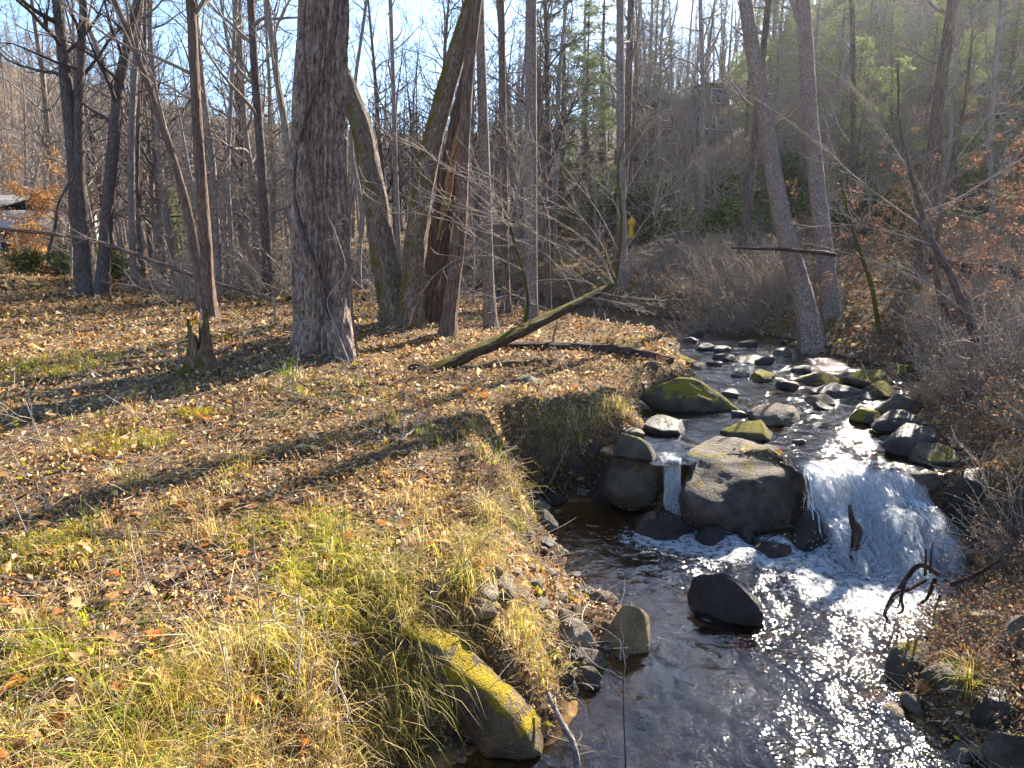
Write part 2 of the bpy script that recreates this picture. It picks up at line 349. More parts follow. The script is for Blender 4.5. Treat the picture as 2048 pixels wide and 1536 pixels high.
def axis(lo, hi, fine, a, b, grow):
    v = list(np.arange(a, b, fine)); s = fine
    while v[-1] < hi: s *= grow; v.append(v[-1] + s)
    s = fine
    while v[0] > lo: s *= grow; v.insert(0, v[0] - s)
    return np.array(v)
GX = axis(-320, 320, .055, -5.5, 7.2, 1.055); GY = axis(-60, 420, .055, 2.0, 13.0, 1.05)
X, Y = np.meshgrid(GX, GY); Zg, DL, DU = gz(X.ravel(), Y.ravel(), True)
nx, ny = len(GX), len(GY)
idx = np.arange(nx * ny).reshape(ny, nx)
quads = np.stack([idx[:-1, :-1], idx[:-1, 1:], idx[1:, 1:], idx[1:, :-1]], -1).reshape(-1, 4)
dd = np.minimum(DL, DU)
mudl = np.where((DL < .45) & (Y.ravel() > 6.2), .5, 0)
wet = np.where(dd < .0, 1.0, np.where(dd < .12, .75 * (1 - dd / .12) ** .5, 0)); wet = np.maximum(wet, mudl * sstep(.45, .1, DL))
ground = obj("ground", mesh("ground", np.stack([X.ravel(), Y.ravel(), Zg], -1), quads, mat=M['ground'], attrs={"wet": ('FLOAT', 'POINT', wet)}))
tag(ground, "leaf-strewn stream bank and wooded hillside", None, None, 'structure')
print("terrain", nx * ny, time.time() - T0)
# ---------------------------------------------------------------- water
def water_sheet(name, poly, x0, x1, y0, y1, st, zf, waves, grow, label):
    xs = np.arange(x0, x1, st); ys = np.arange(y0, y1, st)
    A, B = np.meshgrid(xs, ys); a = A.ravel(); b = B.ravel(); d = sdf(poly, a, b)
    z, rip, foam = zf(a, b); z = z + waves(a, b, d)
    id_ = np.arange(len(a)).reshape(len(ys), len(xs))
    q = np.stack([id_[:-1, :-1], id_[:-1, 1:], id_[1:, 1:], id_[1:, :-1]], -1).reshape(-1, 4)
    q = q[(d[q] < grow).all(1)]
    used = np.unique(q); mp = np.zeros(len(a), int); mp[used] = np.arange(len(used))
    me = mesh(name, np.stack([a, b, z], -1)[used], mp[q], mat=M['water'], attrs={"rip": ('FLOAT', 'POINT', rip[used]), "foam": ('FLOAT', 'POINT', foam[used]), "dep": ('FLOAT', 'POINT', np.clip(z[used] - gz(a[used], b[used]), 0, 1))})
    return tag(obj(name, me), label, None, None, 'structure')
def low_z(a, b):
    # broken water at the foot of the two falls
    f1 = np.exp(-(((a - 3.45) / .85) ** 2 + ((b - 6.1) / .6) ** 2)) * 1.15
    f2 = np.exp(-(((a - 3.0) / .75) ** 2 + ((b - 5.6) / .40) ** 2)) * .9
    f3 = np.exp(-(((a - 1.85) / .38) ** 2 + ((b - 7.35) / .32) ** 2)) * 1.1
    f4 = np.exp(-(((a - 2.3) / .85) ** 2 + ((b - 6.50) / .42) ** 2)) * 1.0
    f5 = np.exp(-(((a - 1.45) / .6) ** 2 + ((b - 6.85) / .38) ** 2)) * .85
    f6 = np.exp(-(((a - 2.95) / .3) ** 2 + ((b - 4.9) / .6) ** 2)) * .35
    foam = np.clip(f1 + f2 + f3 + f4 + f5 + f6, 0, 1)
    rip = np.clip(.12 + foam * .9 + .45 * sstep(1.2, 2.4, a) + .55 * n2(a, b, 1.6, 3, 44), 0, 1)
    return np.zeros_like(a), rip, foam
def low_w(a, b, d):
    f = np.exp(-(((a - 3.0) / 1.3) ** 2 + ((b - 6.3) / .8) ** 2))
    pw = sstep(.9, 2.2, a)
    w = (.010 + .02 * pw) * n2(a, b * .8, 3.2, 3, 21) + .007 * n2(a, b, 11, 2, 22)
    return w + f * (.09 * n2(a, b, 4.5, 3, 23) + .04) + .03 * np.exp(-(((a - 1.85) / .35) ** 2 + ((b - 7.4) / .3) ** 2)) * n2(a, b, 9, 2, 25)
water_sheet("water", LOW, -1.0, 4.3, 1.6, 8.2, .025, low_z, low_w, .16, "shallow brown pool below the little waterfall")
def up_z(a, b):
    rp = np.clip(.45 + .6 * n2(a, b, .8, 2, 31) + .4 * sstep(2.6, 4.5, a), 0, 1)
    # riffles between the stones
    f = sum(k * np.exp(-(((a - x) / sx) ** 2 + ((b - y) / sy) ** 2)) for x, y, sx, sy, k in [
        (3.55, 9.6, .55, .7, .62), (3.3, 10.8, .6, .35, .6), (4.6, 9.0, .55, .5, .55), (4.3, 12.5, .9, .2, .55), (4.4, 13.4, .8, .18, .7), (3.8, 7.35, .5, .2, .75), (4.6, 10.3, .5, .3, .5), (2.2, 8.55, .12, .3, .4), (4.5, 7.6, .3, .4, .4), (1.55, 7.55, .15, .12, .4)])
    return zup(b) - np.clip(7.25 - b, 0, .5) * .25, rp, np.clip(f, 0, 1)
def up_w(a, b, d):
    return .022 * n2(a, b * .7, 3.0, 3, 33) + .010 * n2(a, b, 9, 2, 34)
water_sheet("water", UPP, 1.0, 6.8, 6.9, 16.0, .04, up_z, up_w, .14, "riffling upper stream between mossy stones")
def far_z(a, b): return np.full_like(a, 1.0), np.full_like(a, .7), .35 * sstep(-.1, .5, n2(a, b * 2, .7, 2, 51))
water_sheet("water", UPP, -40, 6, 15.6, 52, .3, far_z, lambda a, b, d: .03 * n2(a, b, 1.5, 2, 35), .4, "far bend of the stream glinting behind the tree trunks")
def drop(t, u, many):
    # the water tumbles in two uneven steps over the ledge
    t = np.clip(t, 0, 1)
    if many < 3: return t ** 1.35
    k = .40 + .16 * n2(np.asarray(u) * 5, np.asarray(u) * 0, 1.0, 2, 64); a = .45 + .15 * n2(np.asarray(u) * 3 + 9, np.asarray(u) * 0, 1.0, 2, 65)
    return a * sstep(0, k, t) * (.85 + .15 * t) + (1 - a * (.85 + .15 * t)) * sstep(k + .08, 1.0, t) ** 1.1
def fall(name, label, A, B, y_run, z0, z1, nu, nv, mat, rng, layers=2, bulge=.06, back=.22, parts_name="water_sheet"):
    root = thing(name, label, "waterfall", ((A[0] + B[0]) / 2, (A[1] + B[1]) / 2 - y_run, z1))
    ox, oy, oz = root.location
    for L in range(layers):
        u, v = np.meshgrid(np.linspace(0, 1, nu), np.linspace(0, 1, nv)); u = u.ravel(); v = v.ravel()
        lipx = A[0] + (B[0] - A[0]) * u; lipy = A[1] + (B[1] - A[1]) * u
        wob = n2(u * 5 + L * 7, v * 0, 1.0, 3, 60 + L)
        # a run over the lip, then the drop
        k0 = back / (back + y_run + .6)
        t = np.clip((v - k0) / (1 - k0), 0, 1)
        run = np.where(v < k0, -back * (1 - v / k0), y_run * (t ** .75) * (1 + .3 * wob))
        zz = z0 - (z0 - z1) * drop(t, u, layers)
        W_ = B[0] - A[0]; lump = (n2(u * W_ * 4.5 + L * 3.1, v * 2.2, 1.0, 3, 70 + L) * bulge + .35 * bulge * n2(u * W_ * 22 + L * 3.1, v * 13, 1.0, 2, 75 + L)) * (.3 + 1.1 * t)
        y = lipy - run - lump - .03 * L
        z = zz + lump * .7 + .02 * n2(u * 14, v * 9, 1, 2, 80 + L) + .012 * L
        x = lipx + .05 * n2(u * 4, v * 4, 1, 2, 90 + L)
        edge = sstep(0, .06, u) * sstep(1, .94, u)
        hole = sstep(-.55 + .18 * L, -.10 + .18 * L, n2(u * W_ * 4 + L * 5, v * 2.4, 1.0, 3, 95 + L)) if layers > 2 else 1.0
        cov = edge * sstep(0, k0 * .9, v) * (hole * (.35 + .65 * sstep(1.0, .0, t)) + (1 - (.35 + .65 * sstep(1.0, .0, t))))
        q = np.arange(nu * nv).reshape(nv, nu); q = np.stack([q[:-1, :-1], q[:-1, 1:], q[1:, 1:], q[1:, :-1]], -1).reshape(-1, 4)
        V = np.stack([x - ox, y - oy, z - oz], -1)
        obj(parts_name, mesh(name, V, q, mat=mat, attrs={"uvw": ('FLOAT_VECTOR', 'POINT', np.stack([u * (B[0] - A[0]), v * 1.2, np.full_like(u, L * 3.3)], -1)), "cov": ('FLOAT', 'POINT', cov)}), root)
    return root
rng0 = np.random.default_rng(5)
def strands(root, A, B, run, z0, z1, n, wmin, wmax, rg, lobes):
    ox, oy, oz = root.location; K = 12; V, Q, T_ = [], [], []
    u = rg.uniform(0, 1, n); u = np.clip(u + .05 * np.sin(u * lobes * 6.28), .0, 1); t = np.linspace(0, 1, K)[None]
    ru = run * (.78 + .6 * n2(u * 4.0, u * 0, 1.0, 3, 66) + rg.normal(0, .17, n)); tmax = np.maximum(rg.uniform(.5, 1.04, n)[:, None], t0 + .15) if False else rg.uniform(.85, 1.04, n)[:, None]; t0 = rg.uniform(-.15, .8, n)[:, None]; tmax = np.minimum(tmax, t0 + rg.uniform(.12, .5, n)[:, None])
    tt = np.clip(t0, -.12, 1) + (tmax - np.clip(t0, -.12, 1)) * t; tp = np.clip(tt, 0, 1)
    x = (A[0] + (B[0] - A[0]) * u)[:, None] + rg.normal(0, .05 * (B[0] - A[0]), n)[:, None] * tp + .035 * min(1, (B[0] - A[0])) * n2(u[:, None] * 40 + tt * 0, tt * 6, 1, 2, 67)
    y = (A[1] + (B[1] - A[1]) * u)[:, None] - np.where(tt < 0, tt, ru[:, None] * tp ** .78) - .03 * rg.uniform(0, 1, n)[:, None]
    z = z0 + .015 - (z0 - z1) * (drop(tp, u[:, None] + tp * 0, 4) if n > 400 else tp ** 1.4) + (.06 * rg.uniform(-.4, 1, n))[:, None] * np.sin(tp * 3.1) + .02 * n2(u[:, None] * 30 + tt * 0, tt * 6, 1, 2, 68)
    w = (rg.uniform(wmin, wmax, n))[:, None] * np.sin(np.clip((tt - tt[:, :1]) / (tt[:, -1:] - tt[:, :1] + 1e-6), 0.03, .97) * math.pi) ** .5
    tw = rg.uniform(-.7, .7, n)[:, None] + tt * 0
    P = np.stack([x - ox, y - oy, z - oz], -1); S = np.stack([np.cos(tw), np.sin(tw), tw * 0], -1) * w[..., None]
    V = np.stack([P - S, P + S + np.array([0, 0, .004])], 2).reshape(-1, 3); i = np.arange(n * K * 2).reshape(n, K, 2)
    Q = np.stack([i[:, :-1, 0], i[:, :-1, 1], i[:, 1:, 1], i[:, 1:, 0]], -1).reshape(-1, 4)
    o = obj("strands", mesh("strands", V, Q, mat=M['strand']), root); o["kind"] = "stuff"
wf = fall("waterfall", "broad white cascade tumbling beside the big boulder into the pool", (3.02, 7.08), (4.10, 6.96), .90, .66, -.04, 110, 90, M['fall'], rng0, 4, .20, .3)
wt_ = fall("waterfall", "thin ribbon of water spilling between the dark boulder and the big boulder", (1.66, 7.42), (1.84, 7.40), .10, .64, -.03, 24, 60, M['fall_thin'], rng0, 2, .02, .3)
strands(wf, (3.02, 7.1), (4.12, 6.96), .92, .66, -.02, 900, .0012, .006, rng0, 3)
strands(wt_, (1.67, 7.44), (1.84, 7.42), .10, .65, -.02, 260, .002, .007, rng0, 1)
# ---------------------------------------------------------------- tubes and trees
def tubes(lines, sides=5):
    """lines: list of (pts (n,3), radii (n,)); returns verts, quads, bark coords"""
    groups = {}
    for p, r in lines:
        groups.setdefault(len(p), []).append((p, r))
    VV, QQ, BB = [], [], []; off = 0
    for n, L in groups.items():
        P = np.array([a for a, _ in L], float); R = np.array([b for _, b in L], float); m = len(L)
        t = np.gradient(P, axis=1); t /= np.linalg.norm(t, axis=2, keepdims=True) + 1e-9
        md = np.abs(t.mean(1)); ref = np.where((md[:, 2] > .75)[:, None], np.array([[1., 0, 0]]), np.array([[0, 0, 1.]]))[:, None, :]
        a = np.cross(t, np.broadcast_to(ref, t.shape)); a /= np.linalg.norm(a, axis=2, keepdims=True) + 1e-9
        b = np.cross(t, a)
        th = np.arange(sides) / sides * 2 * math.pi
        ring = a[:, :, None, :] * np.cos(th)[None, None, :, None] + b[:, :, None, :] * np.sin(th)[None, None, :, None]
        V = P[:, :, None, :] + ring * R[:, :, None, None]
        ln = np.concatenate([np.zeros((m, 1)), np.cumsum(np.linalg.norm(np.diff(P, axis=1), axis=2), 1)], 1)
        r0 = R[:, :1, None]
        bk = np.stack([np.broadcast_to(np.cos(th)[None, None] * r0, (m, n, sides)), np.broadcast_to(np.sin(th)[None, None] * r0, (m, n, sides)), np.broadcast_to(ln[:, :, None] + (np.arange(m) * 1.7)[:, None, None], (m, n, sides))], -1)
        base = np.arange(m * n * sides).reshape(m, n, sides) + off
        q = np.stack([base[:, :-1], np.roll(base[:, :-1], -1, 2), np.roll(base[:, 1:], -1, 2), base[:, 1:]], -1)
        VV.append(V.reshape(-1, 3)); QQ.append(q.reshape(-1, 4)); BB.append(bk.reshape(-1, 3)); off += m * n * sides
    return np.concatenate(VV), np.concatenate(QQ), np.concatenate(BB)
def tube_mesh(name, lines, sides, mat):
    v, q, b = tubes(lines, sides); return mesh(name, v, q, mat=mat, attrs={"bk": ('FLOAT_VECTOR', 'POINT', b)})
def spline(P, n):
    P = np.asarray(P, float); k = np.linspace(0, len(P) - 1, n); i = np.clip(k.astype(int), 0, len(P) - 2); f = (k - i)[:, None]
    Q = np.concatenate([2 * P[:1] - P[1:2], P, 2 * P[-1:] - P[-2:-1]]); a, b, c, d = Q[i], Q[i + 1], Q[i + 2], Q[i + 3]
    return .5 * (2 * b + (c - a) * f + (2 * a - 5 * b + 4 * c - d) * f ** 2 + (3 * b - a - 3 * c + d) * f ** 3)
def trunk_mesh(name, path, rad, sides, rings, mat, ridge=.0, rs=9.0, flare=.0, flare_h=.5, seed=0, lobes=5, wob=.06):
    P = spline(path, rings); R = spline(np.asarray(rad, float)[:, None], rings)[:, 0]
    t = np.gradient(P, axis=0); t /= np.linalg.norm(t, axis=1, keepdims=True)
    a = np.cross(t, np.array([[0, 1., 0.3]])); a /= np.linalg.norm(a, axis=1, keepdims=True); b = np.cross(t, a)
    th = np.arange(sides) / sides * 2 * math.pi; c, s = np.cos(th), np.sin(th)
    ln = np.concatenate([[0], np.cumsum(np.linalg.norm(np.diff(P, axis=0), axis=1))])
    C = np.stack([np.broadcast_to(c[None], (rings, sides)), np.broadcast_to(s[None], (rings, sides)), np.broadcast_to(ln[:, None], (rings, sides))], -1)
    r0 = float(R[0]); rel = np.ones((rings, sides))
    rel += wob * fbm(C * np.array([1.2, 1.2, .5]) + seed, 3, seed)
    if ridge:
        twist = C.copy(); ang = th[None] + .25 * fbm(C * np.array([1, 1, .7]), 2, seed + 3)
        kk = rs
        rr = np.stack([np.cos(ang) * kk, np.sin(ang) * kk, np.broadcast_to(ln[:, None] * 1.7, ang.shape)], -1)
        nz = np.abs(fbm(rr + seed * 3.1, 3, seed + 9)); rel += ridge * (np.clip(nz * 3.2, 0, 1) - .6)
    if flare:
        fl = np.exp(-ln / flare_h)[:, None]
        rel += flare * fl * (.45 + .75 * np.clip(np.cos(lobes * th[None] + seed + .6 * fbm(C, 2, seed)), -.3, 1))
    Rr = R[:, None] * rel
    V = P[:, None] + (a[:, None] * c[None, :, None] + b[:, None] * s[None, :, None]) * Rr[..., None]
    i = np.arange(rings * sides).reshape(rings, sides)
    q = np.stack([i[:-1], np.roll(i[:-1], -1, 1), np.roll(i[1:], -1, 1), i[1:]], -1).reshape(-1, 4)
    bk = C * np.array([r0, r0, 1])
    return mesh(name, V.reshape(-1, 3), q, mat=mat, attrs={"bk": ('FLOAT_VECTOR', 'POINT', bk.reshape(-1, 3))}), P, R
def grow(rng, lines, p, d, L, r, lvl, maxl, o):
    """one limb with its side branches appended to lines[lvl]"""
    n = [9, 7, 6, 5][min(lvl, 3)]; st = L / (n - 1)
    pts = [np.array(p, float)]; d = np.array(d, float); d /= np.linalg.norm(d)
    for k in range(n - 1):
        d = d + rng.normal(0, o.get('wander', .16), 3) + np.array([0, 0, o.get('up', .05)])
        d /= np.linalg.norm(d); pts.append(pts[-1] + d * st)
    pts = np.array(pts); rad = np.maximum(r * (1 - np.linspace(0, 1, n) ** 1.1 * .82), o.get('rmin', .004))
    lines.setdefault(lvl, []).append((pts, rad))
    if lvl >= maxl: return
    nb = max(2, int(L * o.get('dens', [2.2, 3.0, 5.0])[min(lvl, 2)] * rng.uniform(.7, 1.3)))
    for _ in range(nb):
        f = rng.uniform(.15, 1.0); k = min(int(f * (n - 1)), n - 2)
        q = pts[k] + (pts[k + 1] - pts[k]) * (f * (n - 1) - k)
        ax = pts[k + 1] - pts[k]; ax /= np.linalg.norm(ax)
        rd = rng.normal(0, 1, 3); rd -= ax * (rd @ ax); rd /= np.linalg.norm(rd) + 1e-9
        an = rng.uniform(.45, 1.05); dd_ = ax * math.cos(an) + rd * math.sin(an)
        grow(rng, lines, q, dd_, L * rng.uniform(.35, .62) * (1 - .45 * f), max(rad[k] * rng.uniform(.4, .62), o.get('rmin', .004)), lvl + 1, maxl, o)
def crown_lines(rng, P, R, start, nb, Lr, o, maxl=2, el=(.2, 1.1), az=None):
    """limbs leaving a trunk (path P, radii R) from fraction start upward"""
    lines = {}; n = len(P)
    for i in range(nb):
        f = start + (1 - start) * ((i + rng.uniform(0, 1)) / nb); k = min(int(f * (n - 1)), n - 2)
        a = rng.uniform(0, 2 * math.pi) if az is None else rng.normal(az[0], az[1]); e = rng.uniform(*el)
        d = np.array([math.cos(a) * math.cos(e), math.sin(a) * math.cos(e), math.sin(e)])
        L = Lr * rng.uniform(.55, 1.2) * (1 - .55 * (f - start) / max(1e-3, 1 - start))
        grow(rng, lines, P[k], d, L, min(R[k] * rng.uniform(.3, .55), .02 + L * .02), 0, maxl, o)
    # leader
    grow(rng, lines, P[-1], P[-1] - P[-3], Lr * .8, R[-1], 0, maxl, o)
    return lines
def crown_obj(name, lines, mat, parent, origin, sides=(6, 4, 3, 3)):
    V, Q, B = [], [], []; off = 0
    for l, L in lines.items():
        v, q, b = tubes(L, sides[min(l, 3)]); V.append(v); Q.append(q + off); B.append(b); off += len(v)
    V = np.concatenate(V) - np.asarray(origin)
    return obj(name, mesh(name, V, np.concatenate(Q), mat=mat, attrs={"bk": ('FLOAT_VECTOR', 'POINT', np.concatenate(B))}), parent)
def px_path(pts, Y, lean=0.0):
    return np.array([aty(x, y, Y + lean * i) for i, (x, y) in enumerate(pts)])
FWD = np.array([0, math.cos(PITCH), -math.sin(PITCH)])
def depth_of(p): return float((np.asarray(p) - CAM) @ FWD)
def tree_from_px(name, label, pts, wid, mat, Y=None, extra=6.0, start=.45, nb=9, Lr=2.6, twig='twig', seed=1, sides=22, rings=70, flare=.5, ridge=.10, maxl=2, group=None, o=None, lean=.0, root=None, part='trunk', el=(.2, 1.1), flare_h=.4):
    rng = np.random.default_rng(seed)
    if Y is None: Y = float(hit(*pts[0])[1])
    P = px_path(pts, Y, lean); R = np.array(wid) / F_PX * .445 * np.array([depth_of(p) for p in P])
    g = gz1(P[0][0], P[0][1]); P[0][2] = min(P[0][2], g); P[0][2] -= .12
    # continue above the frame
    d = P[-1] - P[-2]; d /= np.linalg.norm(d); d = d * .6 + np.array([0, 0, .4])
    ext = [P[-1] + d * extra * k / 3 + rng.normal(0, .12, 3) for k in (1, 2, 3)] if extra else []
    path = np.concatenate([P, np.array(ext).reshape(-1, 3)]); rr = np.concatenate([R, R[-1] * np.array([.8, .55, .25])[:len(ext)]])
    # resample evenly by length
    ln = np.concatenate([[0], np.cumsum(np.linalg.norm(np.diff(path, axis=0), axis=1))])
    k = np.linspace(0, ln[-1], max(8, len(path) * 2)); path = np.stack([np.interp(k, ln, path[:, i]) for i in range(3)], -1); rr = np.interp(k, ln, rr)
    org = np.array([P[0][0], P[0][1], g])
    if root is None: root = thing(name, label, "tree", tuple(org), 0, group)
    else: org = np.array(root.location)
    me, PP, RR = trunk_mesh(part, path - org, rr, sides, rings, M[mat], ridge, 7.0, flare, flare_h, seed)
    obj(part, me, root)
    if nb:
        oo = {'wander': .15, 'up': .06, 'rmin': .0045}; oo.update(o or {})
        crown_obj('crown', crown_lines(rng, PP, RR, start, nb, Lr, oo, maxl, el), M[twig], root, (0, 0, 0))
    return root
# ---------------------------------------------------------------- the named trees
# big trunk in the foreground
YM = 9.7
mp = [(652, 738), (648, 680), (645, 600), (640, 480), (637, 350), (640, 200), (646, 80), (650, -60)]
mw = [118, 114, 110, 106, 104, 101, 95, 90]
P = px_path(mp, YM); R = np.array(mw) / F_PX * .49 * np.array([depth_of(p) for p in P])
org = np.array([P[0][0], P[0][1], gz1(P[0][0], P[0][1])]); P[0][2] = org[2] - .15
path = np.concatenate([P, [P[-1] + np.array([.1, 0, 2.]), P[-1] + np.array([.3, .2, 5.]), P[-1] + np.array([.2, .3, 9.])]]); rr = np.concatenate([R, [.30, .22, .1]])
ln = np.concatenate([[0], np.cumsum(np.linalg.norm(np.diff(path, axis=0), axis=1))]); k = np.concatenate([np.linspace(0, 5.2, 16), np.linspace(5.6, ln[-1], 8)])
path = np.stack([np.interp(k, ln, path[:, i]) for i in range(3)], -1); rr = np.interp(k, ln, rr)
big = thing("tree", "massive furrowed grey-brown tree trunk wrapped by dark vines on the leafy bank", "tree", tuple(org))
me, PP, RR = trunk_mesh("trunk", path - org, rr, 190, 330, M['bark_main'], .22, 8.5, .22, .25, 4, 4, .05)
obj("trunk", me, big)
rg = np.random.default_rng(77)
crown_obj("crown", crown_lines(rg, PP, RR, .62, 9, 4.0, {'wander': .13, 'up': .05, 'rmin': .006}, 2), M['twig'], big, (0, 0, 0))
# buttress root running down to the right
rt = np.array([aty(655, 560, YM - .05), aty(670, 630, YM - .20), aty(684, 690, YM - .34), aty(698, 740, YM - .48), aty(712, 775, YM - .58)]) - org; rt[-1][2] -= .12
me, _, _ = trunk_mesh("root", rt, [.20, .185, .15, .11, .05], 60, 70, M['bark_main'], .25, 6, 0, .3, 6); obj("root", me, big)
def vine(label, pts, w, mat, off=-.40, seed=0, side=4):
    rg = np.random.default_rng(seed); P = np.array([aty(x, y, YM + (o if isinstance(o := (p[2] if len(p) > 2 else off), (int, float)) else off)) for p in pts for x, y in [p[:2]]])
    root = thing("vine", label, "vine", tuple(P[0]))
    rad = np.interp(np.linspace(0, 1, len(P)), [0, 1], [w, w * .55])
    me, PP, RR = trunk_mesh("stem", P - P[0], rad, 9, 60, M[mat], .2, 3, 0, .3, seed); obj("stem", me, root)
    L = {}
    for i in range(side):
        k = rg.integers(15, 58); d = np.array([rg.uniform(-1, 1), -.6, rg.uniform(-.1, .8)])
        grow(rg, L, PP[k], d, rg.uniform(.25, .6), w * .22, 1, 2, {'wander': .3, 'rmin': .003, 'dens': [2, 3, 4]})
        crown_obj("twig", L, M['twig_pale'], root, (0, 0, 0)); L = {}
vine("thick dark vine climbing the left edge of the massive trunk", [(655, 640), (640, 560), (610, 480), (592, 410, -.30), (590, 340, -.25), (602, 270, -.33), (625, 200, -.38), (650, 130), (672, 60), (676, -30)], .030, 'bark_dark', -.43, 3)
vine("dark knotted vine down the middle of the massive trunk", [(662, 620), (650, 560), (640, 480), (632, 400), (618, 330), (610, 250), (614, 180), (608, 90), (612, -20)], .018, 'bark_dark', -.41, 4, 2)
vine("pale thin vine crossing the lit side of the massive trunk", [(702, 735, -.62), (672, 655), (655, 600), (690, 540), (672, 470), (655, 430), (648, 395)], .010, 'twig_pale', -.44, 5, 5)
# sprig of green leaves on the trunk
# mossy twin-stemmed tree
tw = tree_from_px("tree", "mossy twin-stemmed tree leaning both ways behind the massive trunk", [(805, 668), (785, 600), (765, 500), (748, 380), (722, 250), (694, 172), (660, 90), (630, -20)], [74, 62, 55, 52, 46, 40, 36, 32], 'bark_moss', 12.3, 4, .6, 4, 2.5, seed=11, sides=44, rings=150, flare=.6, ridge=.12, lean=.05)
tree_from_px("tree", "", [(822, 668), (824, 600), (832, 480), (850, 350), (880, 220), (912, 110), (950, -10)], [62, 52, 48, 45, 43, 42, 36], 'bark_moss', 12.15, 6, .6, 6, 2.6, seed=12, sides=44, rings=150, flare=.65, ridge=.12, root=tw, lean=-.05)
# broken reddish snag
sn = tree_from_px("tree", "broken reddish snag with split orange wood behind the mossy twin tree", [(862, 655), (868, 580), (880, 470), (896, 360), (915, 250), (930, 170), (938, 120)], [58, 50, 46, 44, 38, 28, 16], 'bark_snag', 13.3, 0, .5, 0, 1, seed=13, sides=40, rings=120, ridge=.25, flare=.25)
so = np.array(sn.location)
for i, (x0, y0, x1, y1, w) in enumerate([(885, 420, 918, 270, .07), (878, 460, 908, 350, .05), (900, 330, 922, 235, .05), (876, 480, 893, 380, .035)]):
    A = aty(x0, y0, 13.3 - .24) - so; B = aty(x1, y1, 13.3 - .17) - so
    me, _, _ = trunk_mesh("splinter", np.array([A, A * .6 + B * .4, A * .3 + B * .7, B]), [w * .5, w, w * .8, .008], 10, 24, M['split_wood'], .5, 3, 0, .3, 20 + i); obj("splinter", me, sn)
tree_from_px("tree", "straight dark red-brown trunk just right of the broken snag", [(893, 672), (903, 590), (918, 480), (926, 340), (931, 220), (940, 100), (958, -20)], [38, 32, 30, 28, 27, 25, 22], 'bark_brown', 11.7, 6, .55, 8, 2.4, 'twig', 14, 36, 110, .35, .16)
tree_from_px("tree", "pale grey trunk standing right of the dark red-brown trunk", [(982, 655), (976, 560), (972, 400), (965, 200), (958, -20)], [30, 26, 25, 23, 21], 'bark_grey', 13.6, 7, .5, 9, 2.5, 'twig', 15, 26, 90, .4, .06)
tree_from_px("tree", "slim brown trunk between two pale grey trunks", [(1012, 625), (1009, 450), (1006, 250), (1002, -20)], [20, 18, 17, 15], 'bark_brown', 17, 7, .45, 9, 2.6, 'twig', 16, 16, 60)
tree_from_px("tree", "smooth pale grey trunk rising behind the mossy leaning log", [(1062, 640), (1062, 500), (1062, 300), (1062, 100), (1062, -20)], [30, 28, 27, 25, 24], 'bark_grey', 15.5, 7, .5, 10, 2.6, 'twig', 17, 26, 90, .3, .05)
tree_from_px("tree", "tall grey trunk of a close pair above the stream bend", [(1247, 575), (1244, 450), (1241, 250), (1240, -20)], [20, 19, 18, 17], 'bark_grey', 21, 3, .4, 10, 2.4, 'twig', 18, 16, 60)
tree_from_px("tree", "thinner brown trunk of a close pair above the stream bend", [(1228, 560), (1240, 450), (1256, 250), (1262, -20)], [17, 16, 15, 14], 'bark_brown', 23, 3, .4, 10, 2.4, 'twig', 19, 14, 60)
# left-hand group
t1 = tree_from_px("tree", "dark forked tree with a swollen base, left of the leaning pole's stake", [(183, 592), (172, 520), (158, 440), (150, 330), (140, 240), (128, 120), (113, -20)], [56, 44, 36, 31, 27, 24, 22], 'bark_dark', 21.5, 6, .38, 18, 3.6, 'twig_dark', 21, 30, 90, .25, .14)
tree_from_px("tree", "", [(160, 420), (158, 340), (158, 200), (164, 80), (168, -20)], [24, 22, 19, 17, 15], 'bark_dark', 21.45, 5, .45, 8, 2.8, 'twig_dark', 22, 18, 60, 0, .1, root=t1)
tree_from_px("tree", "dark trunk curving away from the forked tree's swollen base", [(203, 590), (208, 520), (214, 430), (226, 290), (238, 170), (258, 70), (280, -20)], [32, 28, 25, 24, 22, 19, 17], 'bark_dark', 21.2, 6, .33, 18, 3.4, 'twig_dark', 23, 24, 80, .2, .12)
tree_from_px("tree", "straight slim grey trunk just behind the curving dark trunk", [(268, 565), (264, 450), (262, 300), (268, 150), (284, -20)], [20, 16, 15, 14, 12], 'bark_far', 23, 6, .35, 12, 2.8, 'twig', 24, 14, 60)
tree_from_px("tree", "thin trunk leaning left in front of the fallen pole", [(405, 612), (394, 520), (372, 400), (335, 280), (290, 150), (225, -10)], [22, 19, 17, 16, 15, 13], 'bark_brown', 16.2, 6, .3, 15, 2.8, 'twig', 25, 18, 70)
tree_from_px("tree", "dark brown trunk standing on the leaf carpet ahead of the fallen pole", [(422, 640), (416, 560), (408, 440), (398, 300), (389, 150), (380, -20)], [33, 27, 25, 23, 21, 19], 'bark_brown', 14.6, 6, .38, 14, 2.8, 'twig', 26, 30, 90, .35, .16)
tree_from_px("tree", "grey trunk forking high behind the dark brown trunk", [(440, 560), (432, 440), (425, 320), (408, 200), (395, 80), (390, -20)], [16, 15, 14, 13, 12, 11], 'bark_far', 24, 6, .35, 14, 2.8, 'twig', 27, 12, 50)
tree_from_px("tree", "dark mossy trunk with a bend, left of the massive trunk", [(537, 590), (535, 500), (528, 400), (520, 280), (510, 150), (500, -20)], [26, 22, 21, 20, 18, 16], 'bark_dark', 20, 6, .3, 18, 3.0, 'twig', 28, 20, 70)
tree_from_px("tree", "slender trunk leaning left out from behind the massive trunk", [(610, 560), (592, 400), (575, 280), (556, 170), (536, 20), (530, -30)], [18, 17, 16, 15, 14, 13], 'bark_far', 19, 6, .35, 11, 2.6, 'twig', 29, 14, 60)
